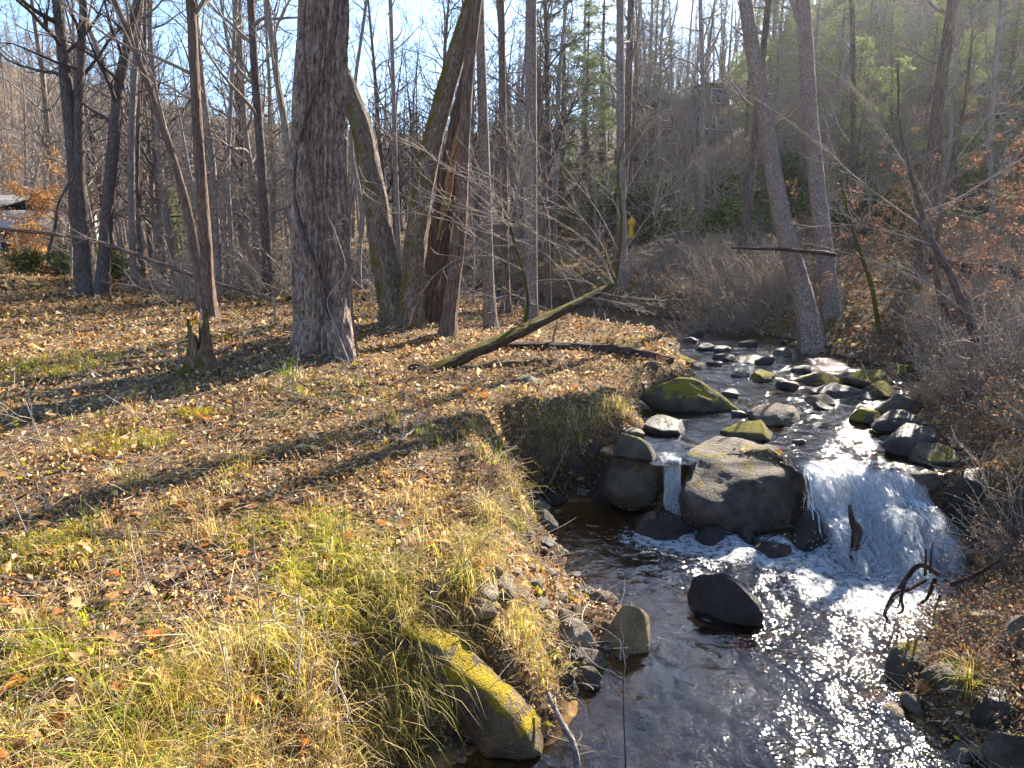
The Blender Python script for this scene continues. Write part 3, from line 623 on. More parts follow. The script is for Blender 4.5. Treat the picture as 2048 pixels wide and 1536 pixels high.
tree_from_px("tree", "leaning grey-brown trunk far behind the fallen pole", [(352, 555), (335, 450), (322, 350), (312, 220), (300, 60)], [15, 14, 13, 12, 10], 'bark_far', 27, 6, .3, 12, 3, 'twig', 30, 12, 50)
tree_from_px("tree", "short dark trunk beside the slim grey trunk", [(282, 545), (278, 460), (272, 380), (276, 250), (290, 90)], [14, 13, 12, 11, 9], 'bark_dark', 26, 5, .3, 12, 3, 'twig', 31, 12, 50)
tree_from_px("tree", "slim trunk in front of the far bend of the stream", [(470, 575), (462, 480), (455, 350), (462, 200), (470, 40)], [12, 11, 10, 9, 8], 'bark_far', 23, 5, .3, 12, 2.6, 'twig', 32, 10, 50)
tree_from_px("tree", "thin tree with a curving trunk seen between the massive trunk and the mossy twin tree", [(722, 590), (716, 520), (728, 420), (700, 300), (712, 150), (735, -10)], [12, 11, 10, 9, 8, 7], 'bark_far', 22, 5, .35, 10, 2.4, 'twig', 33, 10, 50)
tree_from_px("tree", "upright grey tree filling the gap behind the mossy twin tree", [(800, 600), (795, 450), (790, 300), (786, 150), (780, -20)], [13, 12, 11, 10, 9], 'bark_far', 25, 6, .25, 24, 3.0, 'twig', 34, 10, 50)
tree_from_px("tree", "small reddish trunk with rising branches behind the mossy leaning log", [(1098, 620), (1094, 480), (1086, 300), (1070, 100), (1060, -20)], [15, 13, 12, 10, 9], 'bark_brown', 19, 5, .3, 13, 2.6, 'twig', 35, 12, 50)
# right-hand group
tree_from_px("tree", "pinkish-grey trunk leaning left with exposed roots on the stream bank", [(1632, 662), (1606, 590), (1577, 490), (1556, 400), (1540, 300), (1522, 190), (1503, 90), (1488, -20)], [54, 44, 40, 38, 35, 33, 31, 29], 'bark_pink', 13.2, 5, .6, 6, 2.4, 'twig', 41, 44, 130, .5, .06, lean=.28)
tree_from_px("tree", "pinkish-grey upright trunk next to the leaning stream-bank tree", [(1668, 645), (1658, 580), (1645, 470), (1632, 350), (1620, 230), (1612, 100), (1604, -20)], [48, 39, 36, 34, 32, 31, 29], 'bark_pink', 14.0, 2.5, .6, 4, 2.0, 'twig', 42, 40, 120, .45, .06, lean=.45)
tree_from_px("tree", "reddish trunk with peeling pale patches high on the right bank", [(1842, 660), (1846, 560), (1856, 420), (1868, 290), (1880, 180), (1897, 60), (1908, -20)], [36, 32, 28, 26, 24, 22, 20], 'bark_brown', 15.5, 2, .5, 7, 2.0, 'twig', 43, 28, 90, .3, .12)
tree_from_px("tree", "dark slanting trunk crossed by the fallen beam", [(1477, 560), (1485, 480), (1500, 380), (1512, 250), (1524, 120), (1540, -20)], [20, 18, 17, 16, 15, 14], 'bark_dark', 17.5, 1.5, .4, 9, 2.0, 'twig', 44, 16, 60)
tree_from_px("tree", "slim grey trunk behind the pinkish-grey pair", [(1405, 450), (1402, 350), (1406, 200), (1402, 50), (1400, -20)], [12, 12, 11, 10, 9], 'bark_far', 27, 6, .3, 15, 2.8, 'twig', 45, 10, 50)
tree_from_px("tree", "thin upright trunk among the pale green pines", [(1706, 560), (1708, 420), (1706, 200), (1704, -20)], [13, 13, 12, 10], 'bark_dark', 20, 1.5, .3, 9, 2.0, 'twig', 46, 12, 50)
tree_from_px("tree", "grey trunk dividing low among the russet-leaved beeches", [(2002, 560), (1985, 420), (1978, 300), (1990, 150), (2005, -20)], [16, 14, 13, 11, 9], 'bark_far', 17, 2, .25, 10, 2.2, 'twig', 47, 12, 50)
# saplings on the right bank, with long pale limbs over the stream
def sapling(label, pts, w, Y, limbs, seed, mat='bark_dark', twig='twig_pale', leafy=0):
    rg = np.random.default_rng(seed); P = px_path(pts, Y); g = gz1(P[0][0], P[0][1]); P[0][2] = g - .08
    root = thing("sapling", label, "sapling", (P[0][0], P[0][1], g)); o_ = np.array(root.location)
    R = np.array(w) / F_PX * .5 * Y
    me, PP, RR = trunk_mesh("trunk", P - o_, R, 14, 60, M[mat], .1, 4, .25, .2, seed); obj("trunk", me, root)
    L = {}
    for lp, lw, dy in limbs:
        q = np.array([aty(x, y, Y + dy * i / (len(lp) - 1)) for i, (x, y) in enumerate(lp)]) - o_
        q = spline(q, 14); r = np.linspace(lw, lw * .35, 14); L.setdefault(0, []).append((q, r))
        for _ in range(int(6 + 3 * np.linalg.norm(q[-1] - q[0]))):
            k = rg.integers(2, 13); ax = q[k] - q[k - 1]; ax /= np.linalg.norm(ax); d = ax * .8 + rg.normal(0, .5, 3)
            grow(rg, L, q[k], d, rg.uniform(.25, .8), max(.003, r[k] * .45), 1, 2, {'wander': .14, 'rmin': .0028, 'dens': [3, 3, 4]})
    for _ in range(10):
        k = rg.integers(20, 58); d = np.array([rg.normal(0, .7), rg.normal(0, .7), rg.uniform(0, .9)])
        grow(rg, L, PP[k], d, rg.uniform(.4, 1.0), .006, 1, 2, {'wander': .14, 'rmin': .003, 'dens': [3, 3, 4]})
    crown_obj("crown", L, M[twig], root, (0, 0, 0)); return root
sapling("dark crooked sapling on the right bank with long pale limbs over the stream", [(1978, 740), (1940, 650), (1905, 560), (1868, 490), (1842, 452), (1844, 425), (1822, 350), (1800, 250), (1795, 120)], [20, 17, 14, 13, 11, 9, 7, 5, 3], 9.6, [
    ([(1842, 452), (1770, 400), (1700, 345), (1640, 290), (1560, 230), (1500, 190)], .013, -.6), ([(1842, 425), (1900, 405), (1960, 370), (2040, 320), (2100, 280)], .012, .4),
    ([(1930, 620), (1840, 560), (1740, 520), (1640, 490)], .010, -.7), ([(1822, 350), (1760, 250), (1720, 190), (1640, 130), (1560, 90)], .010, -.3), ([(1868, 490), (1800, 470), (1720, 452), (1650, 445)], .008, -.4)], 51)
sapling("slanting twin-branched sapling behind the crooked one on the right bank", [(1925, 700), (1890, 620), (1872, 540), (1880, 440), (1905, 330), (1930, 200), (1945, 60)], [16, 14, 12, 10, 8, 6, 4], 11.2, [
    ([(1880, 440), (1820, 340), (1760, 260), (1720, 200)], .010, -.3), ([(1905, 330), (1970, 240), (2020, 160), (2060, 60)], .010, .3)], 52, 'bark_brown')
sapling("yellow-mossed leaning sapling right of the pinkish-grey trunks", [(1760, 670), (1745, 580), (1722, 510), (1700, 440), (1680, 360)], [9, 8, 7, 6, 4], 12.5, [([(1722, 510), (1690, 430), (1655, 380)], .006, 0)], 53, 'twig_moss', 'twig')
# ---------------------------------------------------------------- mossy leaning log with its spray of pale branches
LA = aty(850, 748, 9.45); LB = aty(1228, 568, 12.3)
root = thing("fallen_log", "mossy fallen log propped at a slant with pale branches fanning from it", "log", tuple(LA)); o_ = LA
lp = np.array([LA + (LB - LA) * t + np.array([0, 0, -.04 * math.sin(t * 3.1)]) for t in np.linspace(0, 1, 7)]) - o_
me, PP, RR = trunk_mesh("trunk", lp, [.085, .09, .085, .08, .072, .062, .045], 24, 90, M['log_moss'], .3, 5, 0, .3, 8, wob=.26); obj("trunk", me, root)
for k in range(7):
    a = 2.6 + k * .55; dv = np.array([math.cos(a) * .22, math.sin(a) * .20 - .05, .10 - .05 * k]); me, _, _ = trunk_mesh("root", np.array([[.04, 0, .02], dv * .5 + [0, 0, .05], dv, dv * 1.35 + [0, 0, -.1]]), [.07, .045, .025, .01], 8, 18, M['log_dark'], .2, 3, 0, .3, 30 + k); obj("root", me, root)
rg = np.random.default_rng(9); L = {}; Lm = {}
q = np.array([aty(1050, 650, 11.0), aty(1056, 600, 10.9), aty(1045, 540, 10.8), aty(1030, 490, 10.7), aty(1020, 450, 10.6)]) - o_
Lm[0] = [(spline(q, 14), np.linspace(.032, .016, 14))]
q2 = np.array([aty(1226, 570, 12.3), aty(1236, 520, 12.3), aty(1243, 440, 12.3), aty(1236, 330, 12.4), aty(1260, 250, 12.5)]) - o_
Lm[0].append((spline(q2, 14), np.linspace(.045, .014, 14)))
SH = np.array([0, 0, 0])
fans = [((1022, 452), [(1000, 410), (960, 370), (900, 330), (830, 285)], 10.6), ((1022, 455), [(980, 430), (900, 410), (820, 370)], 10.5), ((1030, 490), [(990, 470), (900, 440), (800, 420), (740, 395)], 10.6),
        ((1020, 450), [(1040, 380), (1030, 300), (1000, 230)], 10.6), ((1022, 455), [(1060, 420), (1100, 350), (1130, 280)], 10.8), ((1228, 566), [(1190, 500), (1120, 450), (1040, 400), (960, 345)], 12.0), ((1230, 555), [(1200, 480), (1150, 420), (1090, 370), (1010, 300)], 12.1),
        ((1228, 566), [(1180, 520), (1100, 480), (1010, 430)], 12.0), ((1215, 572), [(1150, 520), (1070, 470), (980, 440), (900, 420)], 11.9), ((1238, 500), [(1200, 420), (1150, 350), (1090, 290), (1040, 250)], 12.2), ((1243, 440), [(1210, 370), (1180, 290), (1160, 200)], 12.3),
        ((1240, 400), [(1290, 320), (1330, 260), (1370, 180)], 12.4), ((1236, 520), [(1290, 440), (1330, 390), (1380, 330)], 12.4), ((1190, 585), [(1260, 595), (1330, 600), (1390, 605)], 11.8), ((1170, 595), [(1240, 610), (1300, 625)], 11.6),
        ((1236, 540), [(1280, 500), (1330, 470)], 12.3), ((1150, 600), [(1120, 540), (1070, 500), (1000, 480)], 11.5), ((1240, 330), [(1300, 250), (1360, 200), (1440, 130)], 12.5), ((1045, 540), [(1000, 520), (960, 510), (900, 520), (850, 560)], 10.7), ((1200, 580), [(1160, 560), (1090, 560), (1040, 580)], 11.8), ((1100, 620), [(1060, 600), (1020, 590), (985, 600)], 11.1)]
for st_, pp, Y0 in fans + [((a + rg.normal(0, 3), b + rg.normal(0, 3)), [(x + rg.normal(0, 8 + 9 * i), y + rg.normal(0, 8 + 9 * i)) for i, (x, y) in enumerate(pp)], Y0 + rg.normal(0, .15)) for (a, b), pp, Y0 in fans[:6]]:
    q = np.array([aty(*st_, Y0)] + [aty(x, y, Y0 - .12 * (i + 1)) for i, (x, y) in enumerate(pp)]) - o_
    q = spline(q, 13) + np.cumsum(rg.normal(0, .008, (13, 3)), 0); r = np.linspace(.0105, .004, 13); L = {0: [(q, r)]}
    for _ in range(9):
        k = rg.integers(2, 13); ax = q[k] - q[k - 1]; ax /= np.linalg.norm(ax); d = ax * .9 + rg.normal(0, .42, 3)
        grow(rg, L, q[k], d, rg.uniform(.25, .75), .0048, 1, 2, {'wander': .12, 'rmin': .0032, 'dens': [3, 3, 4], 'up': .02})
    crown_obj("branch", L, M['twig_pale'], root, (0, 0, 0))
for ll in Lm[0]: crown_obj("shoot", {0: [ll]}, M['twig_moss'], root, (0, 0, 0), (9, 5, 3))
# ---------------------------------------------------------------- logs, poles, stump
def stick(name, label, cat, pts, w, mat, seed=0, sides=12, rings=60, twigs=0, twmat='twig', ridge=.15, group=None):
    P = np.asarray(pts, float); root = thing(name, label, cat, tuple(P[0]), 0, group)
    me, PP, RR = trunk_mesh("stem", P - P[0], w, sides, rings, M[mat], ridge, 4, 0, .3, seed, wob=.12); obj("stem", me, root)
    if twigs:
        rg = np.random.default_rng(seed); L = {}
        for _ in range(twigs):
            k = rg.integers(int(rings * .2), rings - 1); ax = PP[k] - PP[k - 1]; ax /= np.linalg.norm(ax) + 1e-9
            grow(rg, L, PP[k], ax * .6 + rg.normal(0, .6, 3) + np.array([0, 0, .2]), rg.uniform(.2, .6), max(.003, RR[k] * .4), 1, 2, {'wander': .2, 'rmin': .003, 'dens': [2, 2, 3]})
            crown_obj("twig", L, M[twmat], root, (0, 0, 0)); L = {}
    return root
def gp(px, py, lift=0.0):
    h = hit(px, py); return np.array([h[0], h[1], gz1(h[0], h[1]) + lift])
stick("fallen_log", "dark rotting log lying along the spit beside the stream", "log", [gp(1000, 698, .04), gp(1090, 700, .05), gp(1180, 706, .06), gp(1270, 716, .06), gp(1345, 732, .05)], [.05, .075, .085, .085, .06], 'log_dark', 61, 20, 80, 4, ridge=.25)
stick("fallen_log", "dark fallen beam lodged against the pinkish-grey trunks", "log", [aty(1462, 496, 13.4), aty(1560, 499, 13.35), aty(1640, 505, 13.3), aty(1660, 508, 13.5), aty(1672, 510, 13.6)], [.015, .03, .04, .045, .04], 'log_dark', 62, 16, 60, ridge=.2)
stick("fallen_log", "dark broken log half buried in brush on the right hillside", "log", [aty(1860, 522, 13.2), aty(1930, 535, 13.1), aty(2000, 540, 13.0), aty(2080, 560, 12.8)], [.08, .10, .09, .06], 'log_dark', 63, 16, 50, ridge=.25)
stick("fallen_pole", "long thin dead tree leaning low across the clearing", "pole", [aty(558, 603, 17.2), aty(500, 585, 17.4), aty(420, 563, 17.6), aty(300, 520, 17.8), aty(205, 487, 17.9), aty(120, 470, 18), aty(0, 457, 18.1), aty(-160, 430, 18.3)], [.035, .042, .048, .05, .05, .045, .04, .03], 'bark_brown', 64, 12, 90, 14)
stick("stake", "short broken branch standing under the end of the leaning dead tree", "stake", [gp(551, 655, -.05), aty(547, 630, 13.8) * 0 + gp(551, 655, .28), gp(550, 655, .52)], [.03, .026, .02], 'twig_pale', 65, 8, 14)
stick("branch", "hanging dark branch curving down beside the forked tree", "branch", [aty(150, 350, 21.0), aty(120, 400, 20.8), aty(108, 460, 20.7), aty(96, 510, 20.6), aty(110, 535, 20.6), aty(140, 545, 20.6)], [.05, .045, .04, .035, .03, .02], 'bark_dark', 66, 8, 50, 6, 'twig_dark')
# stump
sp = gp(405, 745); st = thing("stump", "splintered pale tree stump with orange moss on the leafy bank", "stump", tuple(sp))
rg = np.random.default_rng(3)
n, m = 30, 34; th = np.arange(n) / n * 2 * math.pi; V = []
top = .52 + .14 * np.sin(th * 2 + 1) + .1 * rg.normal(0, 1, n)
for j in range(m):
    t = j / (m - 1); zz = t * top; r = .12 + .15 * np.exp(-t * 4) * (1 + .5 * np.cos(3 * th + 1)) + .014 * fbm(np.stack([np.cos(th) * 5, np.sin(th) * 5, np.full(n, t * 1.2)], -1), 3, 9)
    V.append(np.stack([r * np.cos(th), r * np.sin(th), zz - .06], -1))
for j in range(6):
    t = j / 5; V.append(np.stack([(.11 - .09 * t) * np.cos(th), (.11 - .09 * t) * np.sin(th), top * (1 - .35 * t) - .06], -1))
V = np.array(V); m2 = len(V); i = np.arange(m2 * n).reshape(m2, n); q = np.stack([i[:-1], np.roll(i[:-1], -1, 1), np.roll(i[1:], -1, 1), i[1:]], -1).reshape(-1, 4)
obj("trunk", mesh("stump", V.reshape(-1, 3), q, mat=M['stump'], attrs={"bk": ('FLOAT_VECTOR', 'POINT', V.reshape(-1, 3))}), st)
me, _, _ = trunk_mesh("root", np.array([(.05, -.05, .14), (.16, -.16, .05), (.3, -.26, -.04)]), [.12, .09, .04], 14, 20, M['stump'], .2, 4, 0, .3, 5); obj("root", me, st)
print("named trees", time.time() - T0)
AZM = [(-.58, "behind the orange-leaved beeches"), (-.42, "behind the forked dark tree"), (-.33, "behind the dark brown trunk"), (-.235, "behind the massive trunk"), (-.10, "behind the mossy twin tree"), (.06, "behind the pale grey trunks"), (.19, "behind the close pair at the stream bend"), (.31, "below the hillside house"), (.47, "behind the pinkish-grey trunks"), (.62, "behind the reddish patched trunk"), (9, "above the russet saplings")]
def behind(x, y):
    a = math.atan2(x, y); return next(t for k, t in AZM if a < k)
SPOTS = [(3.6, 6.9, "beside the broad cascade"), (3.8, 5.7, "beside the root tangle"), (3.0, 4.6, "by the pool-edge mossy rock"), (3.4, 3.4, "at the foot of the right bank"), (5.2, 8.2, "by the square-shouldered boulder"), (6.2, 9.6, "beside the crooked sapling"), (6.3, 11, "by the large moss-backed rock"), (5.7, 13.2, "under the leaning pinkish-grey trunk"), (8.2, 14.5, "by the reddish patched trunk"), (4.6, 17.5, "at the stream bend"), (.6, 5.2, "behind the blocky tan rock"), (.6, 6.3, "by the pale oval rock"), (.7, 7.6, "in the shadowed cove"), (1.8, 9.6, "by the leaf-topped dark rock"), (2.8, 11.6, "by the dark log's end"), (5.5, 21, "below the yellow post"), (9, 19, "below the thin upright trunk"), (3.4, 10.5, "near the wedge-shaped rock"), (4.5, 13, "at the head of the riffle"), (4.2, 8.6, "just above the broad cascade")]
def near(x, y): return min(SPOTS, key=lambda q: (q[0] - x) ** 2 + (q[1] - y) ** 2)[2]
# ---------------------------------------------------------------- rocks
_ico = {}
def ico(sub):
    if sub not in _ico:
        b = bmesh.new(); bmesh.ops.create_icosphere(b, subdivisions=sub, radius=1); b.verts.ensure_lookup_table()
        _ico[sub] = (np.array([v.co[:] for v in b.verts]), np.array([[v.index for v in f.verts] for f in b.faces])); b.free()
    return _ico[sub]
def rock_mesh(seed, sx, sy, sz, sub=4, planes=7, rough=.10, mat=None, flat=0.0, box=1.0):
    v, f = ico(sub); v = np.sign(v) * np.abs(v) ** box; rg = np.random.default_rng(seed)
    for _ in range(planes):
        n = rg.normal(0, 1, 3); n[2] = abs(n[2]) * .8; n /= np.linalg.norm(n); o_ = rg.uniform(.48, .82)
        v -= np.maximum(v @ n - o_, 0)[:, None] * n[None] * .95
    if flat: v[:, 2] = np.minimum(v[:, 2], flat + .42 * (v[:, 2] - flat))
    v += v * (rough * fbm(v * 1.5 + seed, 3, seed)[:, None]) + v * (.055 * fbm(v * 4.5 + seed, 3, seed + 5)[:, None]) + v * (.016 * fbm(v * 16 + seed, 2, seed + 6)[:, None])
    v[:, 2] = np.maximum(v[:, 2], -.75)
    return mesh("rock", v * np.array([sx, sy, sz]), tris=f, mat=M[mat])
def rock(label, px, py, w, h, mat, seed, z=None, group=None, rz=None, tilt=(0, 0), depth=.85, sub=4, flat=0.0, sink=.3, name="rock", rough=.10, planes=14, hk=.66):
    """px,py: the middle of the stone in the photograph, w,h its size there; it rests on the water or ground under its foot"""
    base = atz(px, py + h * .5, z) if z is not None else hit(px, py + h * .5)
    D = np.linalg.norm(base - CAM); sx = w / F_PX * D * .54; sy = sx * depth; sz = h / F_PX * D * (hk if (z is None or z < .5) else hk * .78)
    rg = np.random.default_rng(seed)
    o = obj(name, rock_mesh(seed, sx, sy, sz, sub, planes, rough, mat, flat))
    zb = z if z is not None else gz1(base[0], base[1])
    o.location = (base[0], base[1] + sy * .6, zb + sz * (1 - 2 * sink) * .7)
    o.rotation_euler = (tilt[0], tilt[1], rg.uniform(-.4, .4) if rz is None else rz)
    return tag(o, label, "rock", group)
# the big boulder between the falls
o = obj("boulder", rock_mesh(309, .93, .90, .56, 5, 3, .24, 'rock_boulder', .30, .88)); o.location = (2.49, 7.70, .31); o.rotation_euler = (.14, .05, -.18); tag(o, "big flat-topped grey boulder with moss patches between the two falls", "boulder")
o = obj("boulder", rock_mesh(322, .36, .38, .50, 4, 7, .10, 'rock_moss2')); o.location = (1.33, 7.72, .40); o.rotation_euler = (0, -.25, .3); tag(o, "dark rounded boulder left of the thin ribbon of water", "boulder")
o = obj("boulder", rock_mesh(343, .40, .46, .52, 4, 10, .12, 'rock_dark')); o.location = (4.50, 6.62, .36); o.rotation_euler = (0, -.15, .4); tag(o, "big dark boulder closing the right side of the broad cascade", "boulder")
RK = [
 ("low dark rock in the shadowed cove below the rounded boulder", 1225, 962, 105, 80, 'rock_dark', 303, 0),
 ("wet purple-brown rock standing alone in the lower pool", 1465, 1196, 160, 84, 'rock_wet', 304, 0),
 ("blocky tan rock at the tip of the gravel bar", 1258, 1252, 128, 92, 'rock_tan', 305, 0),
 ("grey rock tucked behind the blocky tan rock", 1160, 1268, 80, 56, 'rock_pale', 306, None),
 ("flat brown rock in front of the blocky tan rock", 1158, 1315, 92, 40, 'rock_grey', 307, 0),
 ("moss-topped rock at the waterline beside a grass tuft", 1098, 1325, 95, 75, 'rock_moss', 308, 0),
 ("angular grey rock below the moss-topped waterline rock", 1062, 1365, 95, 85, 'rock_pale', 309, 0),
 ("wet grey stone at the edge of the water near the grass tuft", 1178, 1352, 62, 50, 'rock_grey', 310, 0),
 ("upright wet stone at the pool edge below the grass tuft", 1135, 1370, 48, 56, 'rock_wet', 311, 0),
 ("pale oval rock lying at the left edge of the pool", 1072, 1086, 92, 56, 'rock_pale', 312, 0),
 ("small brown rock above the pale oval rock", 1086, 1040, 62, 42, 'rock_grey', 313, 0),
 ("dark wet slab in the shaded left cove", 1102, 993, 66, 28, 'rock_wet', 314, 0),
 ("dark wet stone below the pale oval rock", 1080, 1122, 64, 36, 'rock_wet', 315, 0),
 ("half sunken stone in the foam under the thin fall", 1340, 1052, 150, 34, 'rock_wet', 316, 0),
 ("rounded dark stone in the foam at the big boulder's foot", 1430, 1062, 70, 44, 'rock_wet', 317, 0),
 ("dark stone breaking the froth before the broad cascade", 1548, 1098, 80, 34, 'rock_wet', 318, 0),
 ("wet dark rock showing through the left lobe of the broad cascade", 1640, 1060, 110, 70, 'rock_wet', 354, .02),
 ("wet dark rock showing through the right lobe of the broad cascade", 1790, 1070, 100, 80, 'rock_wet', 355, .02),
 ("dark stone lodged in the undercut left bank", 1150, 930, 62, 40, 'rock_dark', 356, None), ("round dark stone low in the undercut left bank", 1130, 965, 52, 36, 'rock_dark', 357, None), ("flat dark stone above the shadowed cove", 1185, 905, 58, 34, 'rock_moss2', 358, None),
 ("small dark stone in the froth right of the boulder's foot", 1500, 1075, 50, 34, 'rock_wet', 319, 0),
 ("long wedge-shaped rock with yellow moss along its sloping back", 1388, 778, 196, 84, 'rock_moss', 320, .74),
 ("rounded wet brown rock in the middle of the upper stream", 1560, 818, 118, 50, 'rock_grey', 321, .72),
 ("mossy rock just behind the big boulder", 1512, 852, 112, 44, 'rock_moss', 322, .68),
 ("dark rock with dead leaves caught on it beside the left bank", 1340, 838, 96, 48, 'rock_dark', 323, .70),
 ("moss-capped rock far up the middle of the stream", 1532, 747, 64, 30, 'rock_moss', 324, .82),
 ("moss-crowned rock by the dark log's end", 1362, 712, 66, 38, 'rock_moss', 325, .88),
 ("low pale stone beside the moss-crowned rock", 1400, 728, 44, 18, 'rock_grey', 326, .86),
 ("dark stone with leaves at the head of the riffle", 1455, 708, 52, 22, 'rock_dark', 327, .92),
 ("low dark ledge across the head of the riffle", 1505, 715, 76, 18, 'rock_dark', 328, .9),
 ("flat stone at the far left edge of the riffle", 1415, 690, 50, 18, 'rock_dark', 329, .97),
 ("flat mossy rock in the row along the right side of the riffle", 1650, 752, 86, 28, 'rock_moss', 330, .83),
 ("smooth brown rock behind the flat mossy rock", 1700, 752, 60, 24, 'rock_grey', 331, .83),
 ("large moss-backed rock under the right bank", 1756, 748, 86, 40, 'rock_moss', 332, .85),
 ("second moss-backed rock above the large one", 1815, 742, 66, 30, 'rock_moss', 333, None),
 ("dark wet rock below the flat mossy rock", 1690, 775, 96, 30, 'rock_dark', 334, .8),
 ("small green-mossed stone in the right-hand rapids", 1650, 795, 66, 24, 'rock_moss2', 335, .77),
 ("yellow-mossed low rock near the right bank's foot", 1768, 774, 74, 28, 'rock_moss', 336, .82),
 ("broad mossy boulder under the overhanging brush", 1822, 800, 96, 56, 'rock_moss2', 337, .8),
 ("round dark rock in front of the broad mossy boulder", 1800, 834, 82, 42, 'rock_dark', 338, .76),
 ("mossy stone left of the round dark rock", 1742, 822, 66, 32, 'rock_moss', 339, .76),
 ("square-shouldered dark boulder at the water's right edge", 1852, 868, 116, 70, 'rock_dark', 340, .70),
 ("moss-edged rock below the square-shouldered boulder", 1882, 902, 106, 40, 'rock_moss2', 341, .66),
 ("mossy rock parting the water at the lip of the broad cascade", 1850, 950, 66, 44, 'rock_moss2', 342, .6),
 ("dark mossy rock at the pool's right edge below the root tangle", 1845, 1330, 126, 74, 'rock_moss2', 344, 0),
 ("grey flat stone on the right shore beside a yellow tuft", 1890, 1345, 62, 36, 'rock_grey', 345, None),
 ("pale grey stone half buried on the right shore", 1935, 1368, 76, 44, 'rock_grey', 346, None),
 ("brown angular rock among dead leaves on the right shore", 1985, 1248, 66, 54, 'rock_tan', 347, None),
 ("large grey rock at the edge of the right bank", 2040, 1270, 50, 60, 'rock_grey', 348, None),
 ("pale round stone behind the root tangle", 1935, 1108, 62, 52, 'rock_grey', 349, None),
 ("dark boulder in the lower right shade", 2005, 1420, 70, 64, 'rock_dark', 350, None),
 ("mossy dark boulder at the very foot of the right bank", 2035, 1500, 70, 70, 'rock_moss2', 351, None),
 ("reddish stone at the water below the root tangle", 1915, 1235, 60, 40, 'rock_tan', 352, 0),
 ("grey stone in the spit's grass with a pale dead root on it", 1055, 757, 70, 26, 'rock_moss2', 353, None),
]
for lab, px, py, w, h, mt, sd, z in RK:
    kw = {}
    if sd == 320: kw = dict(rz=-.25, tilt=(0, .16), depth=.45)
    if sd == 304: kw = dict(rz=-.35, tilt=(0, .15), depth=.5, planes=5)
    if sd == 305: kw = dict(rz=.1, depth=.7, hk=.7)
    if sd == 312: kw = dict(rz=-.5, depth=.5, planes=3)
    rock(lab, px, py, w, h, mt, sd, z, **kw)
# mossy slab running from the grass down into the pool
A = atz(735, 1165, .89); B = atz(1105, 1480, .03)
n_, m_ = 46, 26; V = []
up_ = np.array([0, 0, 1.]); ax_ = (B - A); L_ = np.linalg.norm(ax_); ax_ /= L_; sd_ = np.cross(ax_, up_); sd_ /= np.linalg.norm(sd_); nn_ = np.cross(sd_, ax_)
for i in range(n_):
    t = -.04 + 1.08 * i / (n_ - 1); env = max(.02, 1 - abs(2 * t - 1) ** 5) ** .5
    th = np.arange(m_) / m_ * 2 * math.pi
    a = np.sign(np.cos(th)) * np.abs(np.cos(th)) ** .6 * (.075 + .12 * t) * env; b = np.sign(np.sin(th)) * np.abs(np.sin(th)) ** .7 * (.07 + .13 * t) * env
    c = A + ax_ * L_ * t + nn_ * .03 * math.sin(t * 5)
    V.append(c + sd_ * (a[:, None] + .06) + nn_ * (b[:, None] - .075))
V = np.array(V).reshape(-1, 3); V += .045 * np.stack([fbm(V * 3.5, 3, 1), fbm(V * 3.5, 3, 2), fbm(V * 3.5, 3, 3)], -1) + .02 * fbm(V * 14, 2, 6)[:, None]
i = np.arange(n_ * m_).reshape(n_, m_); q = np.stack([i[:-1], np.roll(i[:-1], -1, 1), np.roll(i[1:], -1, 1), i[1:]], -1).reshape(-1, 4)
o = obj("rock", mesh("slab", V - A, q, mat=M['rock_slab'])); o.location = tuple(A); tag(o, "long slab of rock with bright yellow moss running down into the pool", "rock")
# gravel-bar stones: individuals
rg = np.random.default_rng(12)
small = [rock_mesh(400 + k, 1, .8, .55, 3, 6, .12, ['rock_tan', 'rock_grey', 'rock_pale', 'rock_dark'][k % 4]) for k in range(12)]
def pebble(label, group, x, y, s, k, z=None):
    o = obj("stone", small[k]); zz = gz1(x, y) if z is None else z
    o.location = (x, y, zz + s * .18); o.scale = (s, s, s * rg.uniform(.7, 1.1)); o.rotation_euler = (rg.normal(0, .15), rg.normal(0, .15), rg.uniform(0, 6.3)); tag(o, ["tan ", "grey ", "pale ", "dark "][k % 4] + label + " " + near(x, y), "stone", group)
for px, py, w in [(1000, 1188, 62), (1035, 1192, 40), (975, 1200, 40), (985, 1150, 34), (1008, 1166, 36), (1070, 1170, 26), (1080, 1216, 32), (1075, 1165, 28), (965, 1222, 56), (985, 1222, 30), (1110, 1170, 22), (1120, 1200, 30), (1205, 1205, 46), (1215, 1195, 26), (1130, 1240, 36), (1060, 1140, 26), (1030, 1150, 22), (1050, 1205, 24), (1150, 1200, 24), (1095, 1150, 26)]:
    h = hit(px, py); pebble("river stone on the gravel bar", "stones on the gravel bar", h[0], h[1], w / F_PX * np.linalg.norm(h - CAM) * .66, int(rg.choice([0, 1, 2, 4, 5, 6, 8, 9])))
for _ in range(60):
    x, y = rg.uniform(.25, 1.15), rg.uniform(4.6, 6.9)
    if -.02 < sdf(LOW, np.array([x]), np.array([y]))[0] < .5: pebble("river stone on the gravel bar", "stones on the gravel bar", x, y, rg.uniform(.035, .085), int(rg.integers(0, 12)))
def edge_stones(poly, seg, n, label, group, smin_, smax, yr, xr=None, zf=None):
    c = 0
    for _ in range(n * 20):
        i = rg.integers(0, len(poly)); a, b = poly[i], poly[(i + 1) % len(poly)]; p = a + (b - a) * rg.uniform(); p = p + rg.normal(0, .14, 2)
        if yr[0] < p[1] < yr[1] and (xr is None or xr[0] < p[0] < xr[1]):
            pebble(label, group, p[0], p[1], rg.uniform(smin_, smax), int(rg.integers(0, 12)), max(gz1(*p), -.1 if zf is None else zf(p[1]) - .05)); c += 1
            if c >= n: return
edge_stones(LOW, None, 14, "stone along the right shore", "stones under the right bank", .05, .13, (3.2, 6.3), (2.3, 4.2))
